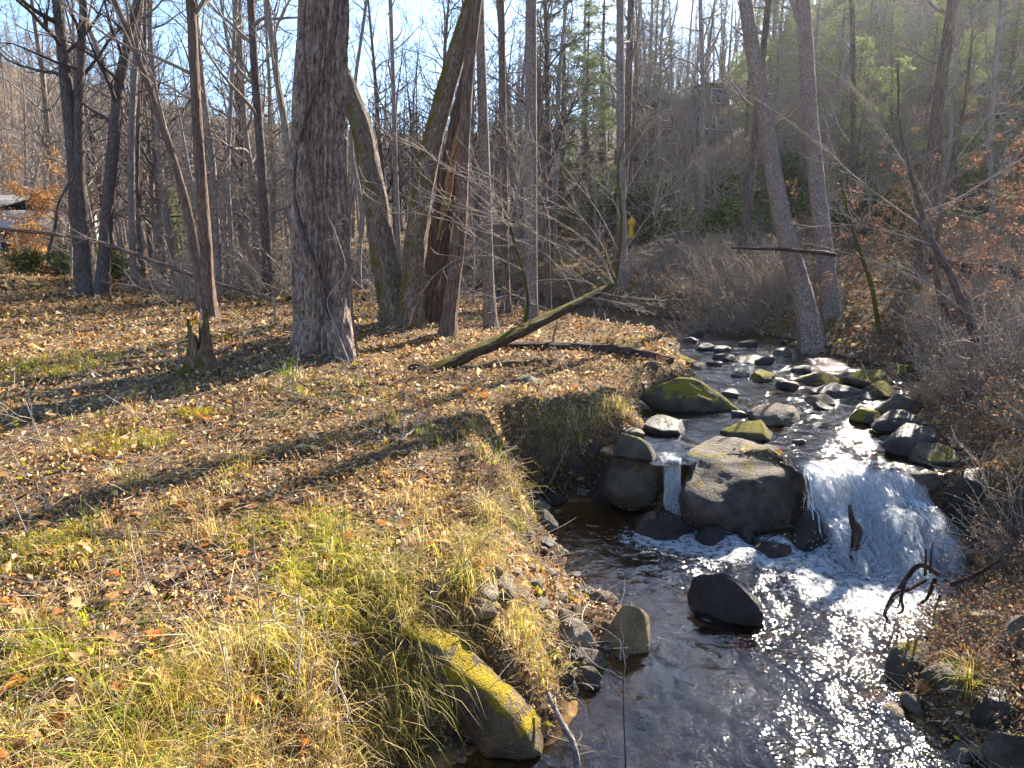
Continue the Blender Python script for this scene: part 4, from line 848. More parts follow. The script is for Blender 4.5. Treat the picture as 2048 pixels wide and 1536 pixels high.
edge_stones(UPP, None, 30, "stone along the upper right edge", "stones along the upper right edge", .06, .16, (7.5, 14), (4.4, 7), zup)
edge_stones(UPP, None, 14, "stone along the spit", "stones along the spit", .06, .14, (8.0, 14), (1.0, 3.4), zup)
edge_stones(LOW, None, 14, "wet stone at the shaded left edge", "stones at the shaded left edge", .05, .12, (6.0, 8.2), (0, 1.2))
for x, y, w, k in [(3.0, 9.2, .16, 3), (3.9, 8.7, .13, 7), (4.3, 9.5, .17, 3), (3.2, 10.2, .15, 11), (4.2, 10.6, .2, 3), (3.7, 11.3, .17, 7), (4.8, 11.6, .2, 11), (3.5, 12.1, .16, 3), (4.4, 12.3, .22, 7), (5.0, 12.9, .2, 3), (3.9, 13.2, .2, 11), (4.6, 13.7, .24, 3), (3.6, 14.2, .2, 7), (2.9, 8.6, .1, 3), (4.5, 8.2, .12, 11), (2.3, 9.4, .13, 7), (3.4, 8.1, .1, 11), (5.1, 10.0, .18, 7), (3.9, 15.0, .25, 3), (3.0, 15.8, .25, 11)]:
    pebble("low stone breaking the upper stream's surface", "low stones in the upper stream", x, y, w, k, float(zup(y)) - .02)
# pebbly stream bed
def scatter_stones(n, fx, seed, name, label):
    rg = np.random.default_rng(seed); v, f = ico(1); V, Fc = [], []; c = 0
    while c < n:
        x, y = fx(rg)
        s = rg.uniform(.02, .07); w = v * np.array([s, s * rg.uniform(.6, 1), s * .45]) * (1 + .2 * rg.normal(0, 1, (len(v), 1)))
        a = rg.uniform(0, 6.3); w = w @ np.array([[math.cos(a), math.sin(a), 0], [-math.sin(a), math.cos(a), 0], [0, 0, 1]])
        V.append((w, x, y)); Fc.append(f + c * len(v)); c += 1
    xs = np.array([q[1] for q in V]); ys = np.array([q[2] for q in V]); zs = gz(xs, ys)
    VV = np.concatenate([q[0] + np.array([q[1], q[2], z]) for q, z in zip(V, zs)])
    return tag(obj(name, mesh(name, VV, tris=np.concatenate(Fc), mat=M['rock_tan'])), label, "pebbles", None, 'stuff')
def bedpt(rg):
    while True:
        x, y = rg.uniform(-.8, 4), rg.uniform(2.4, 7)
        if sdf(LOW, np.array([x]), np.array([y]))[0] < .1: return x, y
scatter_stones(420, bedpt, 7, "stream_pebbles", "brown pebbles on the bed of the lower pool")
print("rocks", time.time() - T0)
# ---------------------------------------------------------------- background woods
def copy_thing(src, loc, rz, s, label=None, group=None, tilt=(0, 0)):
    c = src.copy(); COL.objects.link(c); c.location = loc; c.rotation_euler = (tilt[0], tilt[1], rz); c.scale = (s, s, s)
    if label: c["label"] = label
    if group: c["group"] = group
    for ch in src.children:
        k = ch.copy(); COL.objects.link(k); k.parent = c
    return c
def bare_tree(seed, H, r, mat, twig, lean=.05, nb=38, start=.15, Lr=3.6, dens=None, maxl=2):
    rg = np.random.default_rng(seed); n = 9; d = np.array([rg.normal(0, lean), rg.normal(0, lean), 1.]); p = np.zeros(3); p[2] = -.3; P = [p.copy()]
    for k in range(n - 1):
        d = d + np.array([rg.normal(0, .05), rg.normal(0, .05), 0]); p = p + d / np.linalg.norm(d) * H / (n - 1); P.append(p.copy())
    P = np.array(P); R = r * (1 - np.linspace(0, 1, n) ** 1.2 * .85)
    root = thing("tree", "x", "tree")
    me, PP, RR = trunk_mesh("trunk", P, R, 9, 40, M[mat], .08, 4, .35, .4, seed); obj("trunk", me, root)
    crown_obj("crown", crown_lines(rg, PP, RR, start, nb, Lr, {'wander': .16, 'up': .07, 'rmin': .008, 'dens': dens or [2.6, 3.0, 4]}, maxl, (.1, 1.1)), M[twig], root, (0, 0, 0), (5, 3, 3)); return root
BT = [bare_tree(500 + k, [15, 13, 17, 12, 14, 16][k], [.17, .13, .20, .11, .15, .14][k], ['bark_far', 'bark_brown', 'bark_grey', 'bark_far', 'bark_dark', 'bark_grey'][k], ['twig', 'twig', 'twig', 'twig', 'twig_dark', 'twig'][k]) for k in range(6)]
used = [False] * 6
def sun_cap(x, y, z, H, s, el=28.0):
    """keep the wood on the sunny slope low enough that the sun clears it, as it does in the photograph"""
    if x < .05 * y: return s
    for ax, ay in ((-1, 5), (2.5, 4.5), (4, 10)):
        if abs(math.atan2(x - ax, y - ay) - SUN_AZ) < .45: s = min(s, max(.3, (math.hypot(x - ax, y - ay) * math.tan(math.radians(el)) + .8 - z) / (H * 1.12)))
    return s
def put_tree(k, x, y, rz, s, label, group):
    z = gz1(x, y); s = sun_cap(x, y, z, [15, 13, 17, 12, 14, 16][k], s)
    if not used[k]:
        used[k] = True; o = BT[k]; o.location = (x, y, z); o.rotation_euler = (0, 0, rz); o.scale = (s,) * 3; o["label"] = label; o["group"] = group; return o
    return copy_thing(BT[k], (x, y, z), rz, s, label, group)
rg = np.random.default_rng(31)
def ok_ground(x, y, m=.6): return min(sdf(LOW, np.array([x]), np.array([y]))[0], sdf(UPP, np.array([x]), np.array([y]))[0]) > m
kinds = ["grey-barked bare tree", "brown-barked bare tree", "pale grey bare tree", "slender bare tree", "dark-barked bare tree", "tall pale bare tree"]
def plant(n, xr, yr, where, group, sc=(.75, 1.2), ks=range(6), avoid=()):
    c = 0
    while c < n:
        y = rg.uniform(*yr); x = rg.uniform(xr[0], xr[1]) * y
        if not ok_ground(x, y, .8) or any((x - a) ** 2 + (y - b) ** 2 < r * r for a, b, r in avoid): continue
        k = int(rg.choice(list(ks))); put_tree(k, x, y, rg.uniform(0, 6.3), rg.uniform(*sc), kinds[k] + " " + where + " " + behind(x, y), group); c += 1
plant(40, (-.80, -.22), (24, 62), "in the flat woods", "trees in the flat woods beyond the clearing", avoid=[(-28, 41, 3)])
plant(30, (-.24, .20), (24, 66), "in the far woods", "trees in the woods behind the mossy twin tree")
plant(52, (.16, .80), (26, 74), "on the far slope", "trees on the slope above the terrace", avoid=[(14, 52, 7)])
plant(7, (.42, .80), (17, 25), "on the brushy right slope", "trees on the brushy right slope", (.5, .75))
# distant wooded hillsides: one mass
def far_wood(n, seed):
    rg = np.random.default_rng(seed); L = {3: []}; T = []
    xs, ys = [], []
    while len(xs) < n:
        y = rg.uniform(62, 210); x = rg.uniform(-.85, .85) * y
        if rg.uniform() > .35 + (x < -.1 * y) * .65: continue
        xs.append(x); ys.append(y)
    zs = gz(np.array(xs), np.array(ys))
    for x, y, z in zip(xs, ys, zs):
        H = rg.uniform(9, 16); b = np.array([x, y, z - .3]); top = b + np.array([rg.normal(0, .6), rg.normal(0, .6), H]); D = y / 140
        T.append((np.linspace(b, top, 5), np.linspace(.16, .03, 5)))
        for _ in range(26):
            f = rg.uniform(.22, 1); p = b + (top - b) * f; a = rg.uniform(0, 6.3); e = rg.uniform(.25, 1.2); ln = H * .30 * (1.1 - f * .75) * rg.uniform(.6, 1.2)
            d = np.array([math.cos(a) * math.cos(e), math.sin(a) * math.cos(e), math.sin(e)])
            q = np.array([p, p + d * ln * .5 + rg.normal(0, .12, 3), p + d * ln + rg.normal(0, .3, 3) + np.array([0, 0, .25])])
            T3 = .012 + .028 * D; L[3].append((q, np.array([T3, T3 * .8, T3 * .35])))
    V1, Q1, B1 = tubes(T, 4); V2, Q2, B2 = tubes(L[3], 3)
    return tag(obj("distant_woods", mesh("distant_woods", np.concatenate([V1, V2]), np.concatenate([Q1, Q2 + len(V1)]), mat=M['bark_far'], attrs={"bk": ('FLOAT_VECTOR', 'POINT', np.concatenate([B1, B2]))})), "grey-brown mass of bare woods covering the distant hillsides", "woods", None, 'stuff')
far_wood(1300, 8)
# ---------------------------------------------------------------- leaves as geometry
def leaf_cloud(C, size, colors, rg, up=.3, fold=.25, asp=.55):
    """C (n,3) centres -> verts, tris, per-vertex colour; each leaf is a folded diamond"""
    n = len(C); nrm = rg.normal(0, 1, (n, 3)); nrm[:, 2] = np.abs(nrm[:, 2]) * (1 + up * 3); nrm /= np.linalg.norm(nrm, axis=1, keepdims=True)
    t = rg.normal(0, 1, (n, 3)); t -= nrm * (t * nrm).sum(1, keepdims=True); t /= np.linalg.norm(t, axis=1, keepdims=True); b = np.cross(nrm, t)
    s = np.asarray(size).reshape(-1, 1) * np.ones((n, 1)); fz = nrm * s * fold * rg.uniform(-.6, 1, (n, 1))
    a0 = C - t * s * .5; a1 = C + t * s * .5 + fz * .6; w = asp * rg.uniform(.7, 1.2, (n, 1))
    V = np.stack([a0, C + b * s * w * .5 + fz, a1, C - b * s * w * .5 + fz], 1)
    i = np.arange(n)[:, None] * 4; tr = np.concatenate([i + np.array([[0, 1, 2]]), i + np.array([[0, 2, 3]])])
    col = np.repeat(np.concatenate([colors, np.ones((n, 1))], 1), 4, 0)
    return V.reshape(-1, 3), tr, col
def pick(rg, n, pal, w=None, var=.25, sat=1.14):
    pal = np.array(pal, float); k = rg.choice(len(pal), n, p=None if w is None else np.array(w) / np.sum(w))
    c = pal[k] * (1 + rg.normal(0, var, (n, 1))); g = c.mean(1, keepdims=True); return np.clip(g + (c - g) * sat, .004, .95)
def leaf_obj(name, C, size, cols, rg, mat, parent=None, **kw):
    v, t, c = leaf_cloud(C, size, cols, rg, **kw)
    return obj(name, mesh(name, v, tris=t, mat=M[mat], smooth=False, attrs={"col": ('FLOAT_COLOR', 'POINT', c)}), parent)
# ---------------------------------------------------------------- evergreens
def pine(seed, H, spread, colA, colB, mat='needle', gaps=.3):
    rg = np.random.default_rng(seed); root = thing("pine_tree", "x", "tree")
    P = np.array([[0, 0, -.3], [rg.normal(0, .1), rg.normal(0, .1), H * .5], [rg.normal(0, .2), rg.normal(0, .2), H]]); R = [H * .014, H * .009, .01]
    me, PP, RR = trunk_mesh("trunk", P, R, 8, 24, M['bark_brown'], .05, 3, .3, .4, seed); obj("trunk", me, root)
    lines = {0: []}; C = []; T = []
    nw = int(H * 2.0)
    for i in range(nw):
        f = .12 + .88 * i / nw; z = H * f; Lb = spread * (1 - f) ** .75 * rg.uniform(.7, 1.1) + .25
        for _ in range(rg.integers(3, 6)):
            a = rg.uniform(0, 6.3); d = np.array([math.cos(a), math.sin(a), rg.uniform(-.15, .35)]); q = np.array([np.array([0, 0, z]) + d * Lb * t + np.array([0, 0, -.22 * Lb * t * t + rg.normal(0, .04)]) for t in np.linspace(0, 1, 5)])
            lines[0].append((q, np.linspace(.018, .005, 5)))
            if rg.uniform() < gaps: continue
            m = int(10 + Lb * 15); t = rg.uniform(.2, 1.05, m); base = np.array([0, 0, z]) + d[None] * (Lb * t)[:, None]; base[:, 2] -= .22 * Lb * t * t
            C.append(base + rg.normal(0, 1, (m, 3)) * np.array([.22, .22, .10]) * (.5 + .25 * Lb))
    crown = crown_obj("branches", lines, M['twig_dark'], root, (0, 0, 0), (4, 3, 3))
    C = np.concatenate(C); n = len(C)
    # each tuft: four slim needles fans
    C = np.repeat(C, 4, 0) + rg.normal(0, .06, (n * 4, 3)); m = len(C)
    mixv = rg.uniform(0, 1, (m, 1)); cols = np.array(colA) * mixv + np.array(colB) * (1 - mixv)
    leaf_obj("crown", C, rg.uniform(.14, .30, m), cols, rg, mat, root, asp=.16, up=.2); return root
PN = [pine(601, 11, 2.6, (.28, .33, .12), (.13, .17, .06)), pine(602, 9, 2.4, (.32, .36, .14), (.15, .19, .07)), pine(603, 13, 2.8, (.22, .235, .075), (.10, .125, .04), gaps=.45)]
pu = [False] * 3
def put_pine(k, x, y, s, label, group):
    z = gz1(x, y); rz = rg.uniform(0, 6.3); s = sun_cap(x, y, z, [11, 9, 13][k], s)
    if not pu[k]:
        pu[k] = True; o = PN[k]; o.location = (x, y, z); o.rotation_euler = (0, 0, rz); o.scale = (s,) * 3; o["label"] = label; o["group"] = group
    else: copy_thing(PN[k], (x, y, z), rz, s, label, group)
for px, Y, k, s in [(1690, 27, 0, .8), (1760, 24, 1, .85), (1830, 29, 0, .9), (1900, 25, 1, .9), (1975, 30, 2, .8), (2040, 26, 0, .85), (1740, 34, 2, .8), (1860, 36, 0, 1.0), (1990, 38, 1, 1.0), (2120, 32, 2, .8), (1650, 36, 1, .9), (1700, 44, 0, 1.0), (1790, 46, 1, 1.1), (1880, 48, 0, 1.1), (1950, 45, 2, 1.0), (2040, 50, 1, 1.2), (1600, 47, 0, 1.0), (1820, 58, 2, 1.2), (1920, 60, 0, 1.3), (2030, 62, 1, 1.4), (1730, 60, 2, 1.2)]:
    p = aty(px, 480, Y); put_pine(k, p[0], Y, s, "pale green sunlit pine " + behind(p[0], Y), "pale pines on the right hillside")
for px, Y, k, s in [(1120, 44, 2, 1.05), (1165, 40, 0, 1.0), (1200, 48, 2, 1.1), (1080, 50, 2, 1.0), (1480, 46, 1, .9), (1530, 40, 0, .9), (1300, 52, 2, .9)]:
    p = aty(px, 480, Y); put_pine(k, p[0], Y, s, "thin-crowned pine among bare trees " + behind(p[0], Y), "pines above the stream bend")
p = aty(362, 500, 34); put_pine(1, p[0], 34, .5, "small bright green pine alone in the flat woods", "lone small pine")
# ---------------------------------------------------------------- shrubs
def shrub(name, cat, seed, kind):
    rg = np.random.default_rng(seed); root = thing(name, "x", cat); L = {}
    if kind == 'rhodo':
        for _ in range(14):
            a = rg.uniform(0, 6.3); grow(rg, L, (0, 0, 0), (math.cos(a), math.sin(a), 1.1), rg.uniform(.7, 1.4), .012, 0, 1, {'wander': .2, 'rmin': .004, 'dens': [4, 3, 3]})
        crown_obj("stems", L, M['twig_dark'], root, (0, 0, 0), (5, 3, 3))
        tips = np.concatenate([np.repeat(p[-3:], 9, 0) for l in L.values() for p, _ in l]); C = tips + rg.normal(0, .11, tips.shape)
        leaf_obj("foliage", C, rg.uniform(.09, .16, len(C)), pick(rg, len(C), [(.035, .06, .016), (.055, .085, .02), (.12, .15, .03), (.22, .22, .03)], [4, 3, 1.2, .4]), rg, 'evergreen', root, asp=.38)
    elif kind == 'brush':
        for _ in range(30):
            a = rg.uniform(0, 6.3); r0 = rg.uniform(0, .35)
            grow(rg, L, (math.cos(a) * r0, math.sin(a) * r0, -.05), (math.cos(a) * .8, math.sin(a) * .8, rg.uniform(.5, 1.6)), rg.uniform(.6, 1.5), .010, 1, 2, {'wander': .17, 'up': -.01, 'rmin': .0048, 'dens': [3, 2.6, 4]})
        crown_obj("stems", L, M['twig_pale'], root, (0, 0, 0), (3, 3, 3))
        pts = np.concatenate([p for l in L.values() for p, _ in l]); C = pts[rg.choice(len(pts), 260)] + rg.normal(0, .03, (260, 3))
        leaf_obj("foliage", C, rg.uniform(.02, .05, 260), pick(rg, 260, [(.24, .13, .07), (.14, .075, .045), (.34, .22, .13), (.12, .13, .04)], [4, 4, 2, 1]), rg, 'deadleaf', root)
    elif kind == 'weed':
        for _ in range(60):
            a = rg.uniform(0, 6.3); r0 = rg.uniform(0, .4)
            grow(rg, L, (math.cos(a) * r0, math.sin(a) * r0, -.05), (math.cos(a) * .9, math.sin(a) * .9, rg.uniform(.3, 1.4)), rg.uniform(.3, .8), .0035, 1, 2, {'wander': .28, 'up': -.03, 'rmin': .002, 'dens': [3, 3, 4]})
        crown_obj("stems", L, M['twig'], root, (0, 0, 0), (3, 3, 3))
        pts = np.concatenate([p for l in L.values() for p, _ in l]); C = pts[rg.choice(len(pts), 520)] + rg.normal(0, .035, (520, 3))
        leaf_obj("foliage", C, rg.uniform(.02, .065, 520), pick(rg, 520, [(.22, .115, .065), (.12, .065, .04), (.30, .19, .11), (.10, .12, .04), (.38, .16, .05)], [4, 4, 2, 1.5, 1]), rg, 'deadleaf', root)
    elif kind in ('beech', 'beech_orange'):
        H = 3.2
        me, PP, RR = trunk_mesh("trunk", np.array([[0, 0, -.1], [.05, .05, H * .5], [.1, 0, H]]), [.03, .02, .006], 7, 24, M['bark_grey'], 0, 3, .2, .2, seed); obj("trunk", me, root)
        L = crown_lines(rg, PP, RR, .2, 16, 1.5, {'wander': .12, 'up': .0, 'rmin': .003, 'dens': [3.5, 4, 4]}, 2, (-.1, .5)); crown_obj("crown", L, M['twig'], root, (0, 0, 0), (4, 3, 3))
        pts = np.concatenate([p[2:] for l, LL in L.items() if l > 0 for p, _ in LL]); n = 3800 if kind == 'beech_orange' else 1000; C = pts[rg.choice(len(pts), n)] + rg.normal(0, .12 if kind == 'beech_orange' else .05, (n, 3))
        pal = [(.48, .28, .12), (.56, .36, .17), (.36, .18, .07)] if kind == 'beech_orange' else [(.17, .08, .05), (.23, .115, .07), (.13, .06, .04), (.30, .18, .11)]
        leaf_obj("foliage", C, rg.uniform(.06, .11, n) if kind == 'beech_orange' else rg.uniform(.05, .10, n), pick(rg, n, pal), rg, 'deadleaf', root, asp=.5)
    return root
SH_ = {}
def put_shrub(kind, v, x, y, s, label, group=None, rz=None, z=None, tilt=(0, 0)):
    nm, ct = {'rhodo': ("rhododendron", "shrub"), 'brush': ("shrub", "shrub"), 'weed': ("weed_clump", "weeds"), 'beech': ("beech_sapling", "sapling"), 'beech_orange': ("beech_tree", "tree")}[kind]
    z = gz1(x, y) if z is None else z; rz = rg.uniform(0, 6.3) if rz is None else rz
    if kind != 'beech_orange': label = label + " " + (near(x, y) if (y < 19 and x > 0) else behind(x, y))
    if (kind, v) not in SH_:
        o = shrub(nm, ct, 700 + v + hash_(kind), kind); SH_[(kind, v)] = o; o.location = (x, y, z); o.rotation_euler = (tilt[0], tilt[1], rz); o.scale = (s,) * 3; o["label"] = label
        if group: o["group"] = group
        return o
    return copy_thing(SH_[(kind, v)], (x, y, z), rz, s, label, group, tilt)
def hash_(s): return sum(ord(c) * (i + 1) for i, c in enumerate(s)) % 97
for _ in range(75):
    y = rg.uniform(26, 60); x = rg.uniform(.18, .8) * y
    if math.hypot(x - 14, y - 50) > 4: put_shrub('brush', int(rg.integers(0, 4)), x, y, rg.uniform(1.2, 2.6), "bare bushy undergrowth on the far slope", "undergrowth above the terrace")
for _ in range(34):
    t = rg.uniform(); x = 3.9 + 2.6 * t + rg.uniform(0, 1.3); y = 4.2 + 5.5 * t + rg.normal(0, .5)
    if ok_ground(x, y, .45): put_shrub('brush', int(rg.integers(0, 4)), x, y, rg.uniform(.42, .8), "tangle of arching tan stems on the right bank", "arching stems on the right bank")
for _ in range(34):
    y = rg.uniform(3.0, 5.6); x = 2.75 + max(0, y - 4.2) * .75 + rg.uniform(.1, 1.5)
    if ok_ground(x, y, .10): put_shrub('weed', int(rg.integers(0, 4)), x, y, rg.uniform(.38, .62), "thick dead weeds on the lower right bank", "weeds on the lower right bank")
for _ in range(90):
    y = rg.uniform(17, 46); x = rg.uniform(-.62, .62) * y
    if ok_ground(x, y, .8): copy_thing(BT[3 if rg.uniform() < .6 else 0], (x, y, gz1(x, y)), rg.uniform(0, 6.3), rg.uniform(.28, .5), "slim young bare tree in the understorey " + behind(x, y), "young understorey trees")
# brush hanging over the far bank below the pinkish-grey trunks
for px, py, s in [(1430, 590, 1.0), (1480, 600, 1.1), (1530, 620, 1.1), (1400, 625, .9), (1460, 645, .9), (1520, 655, .9), (1570, 660, .8), (1380, 560, .8), (1440, 550, .8), (1350, 655, .7), (1320, 600, .8)]:
    Yb = 15.3 + rg.uniform(-.6, .8); p = aty(px, py, Yb); x = p[0]
    if sdf(UPP, np.array([x]), np.array([Yb]))[0] < .1: x += .9; Yb += .6
    put_shrub('brush', int(rg.integers(0, 4)), x, Yb, s, "twiggy grey shrub overhanging the far bank", "shrubs on the far bank")
for _ in range(60):
    y = rg.uniform(14.5, 24); x = rg.uniform(.14, .36) * y + .8
    if ok_ground(x, y, .4): put_shrub('brush', int(rg.integers(0, 4)), x, y, rg.uniform(.6, 1.1), "low tangled shrub on the shaded slope", "shrubs on the shaded slope")
for _ in range(66):
    y = rg.uniform(8.5, 18); x = rg.uniform(.60, .88) * y
    if ok_ground(x, y, .25): put_shrub('brush', int(rg.integers(0, 4)), x, y, rg.uniform(.5, .95), "tangled brown shrub on the right bank", "shrubs on the right bank")
for _ in range(105):
    t = rg.uniform(); x = 2.9 + 2.6 * t + rg.uniform(-.1, 1.5); y = 3.6 + 4.8 * t + rg.normal(0, .5)
    if ok_ground(x, y, .16): put_shrub('weed', int(rg.integers(0, 4)), x, y, rg.uniform(.34, .58) * (1.5 if x > 4.6 + .1 * y else 1), "matted dry brown weeds on the right bank", "weeds along the right bank")
for _ in range(26):
    y = rg.uniform(8.2, 14); x = .45 * y + rg.uniform(.8, 2.2)
    if ok_ground(x, y, .15): put_shrub('weed', int(rg.integers(0, 4)), x, y, rg.uniform(.3, .55), "dry brown weeds over the upper stream's stones", "weeds above the mossy stones")
for px, py, s in [(1100, 905, .45), (1080, 925, .5), (1050, 960, .45), (1010, 1010, .4), (1150, 880, .4), (1190, 860, .4), (1060, 900, .5), (1120, 880, .45), (1000, 980, .4), (990, 1040, .4), (1220, 840, .35), (1240, 815, .35), (1085, 985, .4), (1110, 950, .4), (1150, 930, .35), (970, 1090, .35), (1040, 1020, .35)]:
    h = hit(px, py); put_shrub('weed', int(rg.integers(0, 4)), h[0] - .1, h[1], s, "dry weeds drooping over the left bank's cut edge", "weeds on the cut edge")
for _ in range(85):
    y = rg.uniform(18, 36); x = rg.uniform(-.5, .12) * y
    if ok_ground(x, y, .5): put_shrub('brush', int(rg.integers(0, 4)), x, y, rg.uniform(.8, 1.9), "bare bushy undergrowth on the flat", "undergrowth on the flat")
for px, Y, s in [(1380, 25, 1.2), (1430, 26, 1.4), (1480, 24, 1.2), (1540, 26, 1.3), (1600, 25, 1.2), (1330, 29, 1.2), (1260, 33, 1.4), (1200, 34, 1.3), (1690, 22, 1.1), (1760, 21, 1.1), (1300, 34, 1.5), (1370, 32, 1.5), (1450, 31, 1.5), (1140, 36, 1.2), (1580, 30, 1.5), (2010, 19, 1.0)]:
    p = aty(px, 480, Y); put_shrub('rhodo', int(rg.integers(0, 3)), p[0], Y, s, "dark evergreen rhododendron on the slope", "rhododendrons behind the terrace")
for px, Y, s in [(25, 30, .8), (55, 29, .7), (115, 30, .9), (135, 29, .8), (218, 27, 1.0), (230, 26.5, .9)]:
    p = aty(px, 480, Y); put_shrub('rhodo', int(rg.integers(0, 3)), p[0], Y, s, "dark green bush at the clearing's far edge", "bushes at the clearing's far edge")
for px, py, Y, s in [(1700, 470, 13.5, .8), (1780, 480, 14.5, .9), (1860, 440, 14, .9), (1930, 460, 13, .9), (2000, 430, 14, 1.0), (2040, 480, 12.5, .9), (1640, 450, 16, .8), (1590, 480, 16.5, .8), (1740, 420, 17, 1.0), (1820, 400, 18, 1.1), (1900, 390, 17.5, 1.1), (1990, 370, 18, 1.2), (2070, 400, 15, 1.1), (1960, 600, 11, .7), (2050, 620, 10, .8)]:
    p = aty(px, py, Y); put_shrub('beech', int(rg.integers(0, 3)), p[0], Y, s * .68, "beech sapling with russet dead leaves", "russet beech saplings on the right slope")
for px, Y, s, lab in [(58, 31, 1.15, "orange-leaved beech in front of the pale house"), (118, 30, 1.1, "orange-leaved beech beside the forked tree's trunk")]:
    p = aty(px, 480, Y); put_shrub('beech_orange', 0, p[0], Y, s, lab, "orange-leaved beeches")
print("woods", time.time() - T0)
# ---------------------------------------------------------------- leaf litter, grass, fallen leaves
def wedge(rg, n, r0, r1, a=.90, pw=0.0):
    u = rg.uniform(0, 1, n); r = np.exp(math.log(r0) + u * (math.log(r1) - math.log(r0))); th = rg.uniform(-a, a, n)
    return r * np.sin(th), r * np.cos(th), r
def ground_normals(x, y, e=.04):
    z = gz(x, y); zx = gz(x + e, y); zy = gz(x, y + e); return z, (zx - z) / e, (zy - z) / e
PAL = [(.34, .215, .115), (.54, .39, .22), (.12, .062, .033), (.40, .185, .065), (.21, .15, .105), (.34, .30, .05), (.70, .56, .37)]
rg2 = np.random.default_rng(91)
x, y, r = wedge(rg2, 470000, 2.1, 50)
z, dl, du = gz(x, y, True); keep = (np.minimum(dl, du) > .015) & ~((np.minimum(dl, du) < .3) & (rg2.uniform(size=len(x)) < .35)); x, y, z, r = x[keep], y[keep], z[keep], r[keep]
drift = n2(x, y, 1.7, 3, 73) + .5 * n2(x, y, 6, 2, 74); kp = rg2.uniform(size=len(x)) < np.clip(.75 + 1.1 * drift, .18, 1); x, y, z, r, drift = x[kp], y[kp], z[kp], r[kp], drift[kp]
n = len(x); sz = np.clip(.011 + .0027 * r, 0, .10) * np.exp(rg2.normal(0, .45, n))
patch = n2(x, y, .7, 3, 71)
cols = pick(rg2, n, PAL, [4, 3.4, 3, 1.7, 2, .9, 1.3], .25, 1.13); cols *= (1.18 + .35 * patch)[:, None]
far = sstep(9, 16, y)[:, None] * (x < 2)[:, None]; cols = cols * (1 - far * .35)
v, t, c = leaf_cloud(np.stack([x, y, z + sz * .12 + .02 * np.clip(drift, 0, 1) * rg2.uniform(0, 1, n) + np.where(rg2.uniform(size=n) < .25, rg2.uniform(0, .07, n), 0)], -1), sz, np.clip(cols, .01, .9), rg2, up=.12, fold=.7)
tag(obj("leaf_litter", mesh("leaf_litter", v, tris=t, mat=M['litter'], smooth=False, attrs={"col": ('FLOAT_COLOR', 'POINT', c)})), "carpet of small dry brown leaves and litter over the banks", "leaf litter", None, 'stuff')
def blades(x, y, z, h, w, cols, rg, lean=.6, a=None):
    n = len(x)
    if a is None: a = rg.uniform(0, 6.3, n)
    d = np.stack([np.cos(a), np.sin(a), np.zeros(n)], -1); s = np.stack([-np.sin(a), np.cos(a), np.zeros(n)], -1)
    b = np.stack([x, y, z], -1); ln = rg.uniform(.2, 1, n)[:, None] * lean; hh = h[:, None]; U = np.array([[0, 0, 1.]])
    p0 = b - U * .01; p1 = b + U * hh * .55 + d * hh * ln * .35; p2 = b + U * hh * (.85 - .35 * ln) + d * hh * ln * 1.0; p3 = b + U * hh * (.8 - .75 * ln) + d * hh * ln * 1.55
    ww = w[:, None] * s
    V = np.stack([p0 - ww, p0 + ww, p1 - ww * .9, p1 + ww * .9, p2 - ww * .6, p2 + ww * .6, p3], 1).reshape(-1, 3); i = np.arange(n)[:, None] * 7
    q = np.concatenate([i + np.array([[0, 1, 3, 2]]), i + np.array([[2, 3, 5, 4]])]); t = i + np.array([[4, 5, 6]])
    return V, q, t, np.repeat(np.concatenate([cols, np.ones((n, 1))], 1), 7, 0)
GR = []
x, y, r = wedge(rg2, 9000, 2.1, 10, .85)
z, dl, du = gz(x, y, True); m_ = n2(x, y, 1.3, 3, 81) + .62 * sstep(5.6, 2.6, r) - .02; edge_ = np.exp(-((dl - .45) / .3) ** 2) * (x < 1.2) * .55
grav = np.exp(-(((x - .55) / .55) ** 2 + ((y - 5.3) / .9) ** 2)); keep = (np.minimum(dl, du) > .05) & (rg2.uniform(size=len(x)) < np.clip(m_ * 1.2 + edge_, .03, 1)) & (x < 2.2) & (grav < .32); x, y, r = x[keep], y[keep], r[keep]
nt = len(x); cnt = rg2.integers(8, 30, nt); tid = np.repeat(np.arange(nt), cnt); n = len(tid)
gsel = (n2(x, y, .9, 2, 83) + rg2.normal(0, .4, nt)) > .30; hT = np.exp(rg2.normal(math.log(.13), .45, nt)) * np.clip(1.35 - .09 * r, .5, 1.1)
green = pick(rg2, nt, [(.20, .25, .035), (.30, .31, .045), (.13, .17, .03)], None, .15); straw = pick(rg2, nt, [(.56, .42, .19), (.46, .31, .12), (.32, .185, .075), (.64, .52, .28), (.52, .44, .12)], None, .15)
colT = np.where(gsel[:, None], green, straw); ang = rg2.uniform(0, 6.3, n); rho = rg2.uniform(.0, .05, n) * (1 + .08 * r[tid])
bx_ = x[tid] + rho * np.cos(ang); by_ = y[tid] + rho * np.sin(ang); cols = np.clip(colT[tid] * np.exp(rg2.normal(0, .42, (n, 1))), .01, .9); mixs = rg2.uniform(size=n) < .25; cols[mixs] = pick(rg2, int(mixs.sum()), [(.55, .42, .2), (.4, .27, .12)])
GR.append((bx_, by_, gz(bx_, by_), hT[tid] * rg2.uniform(.45, 1.35, n), rg2.uniform(.0007, .0017, n) * (1 + r[tid] * .10), cols, ang + rg2.normal(0, .5, n)))
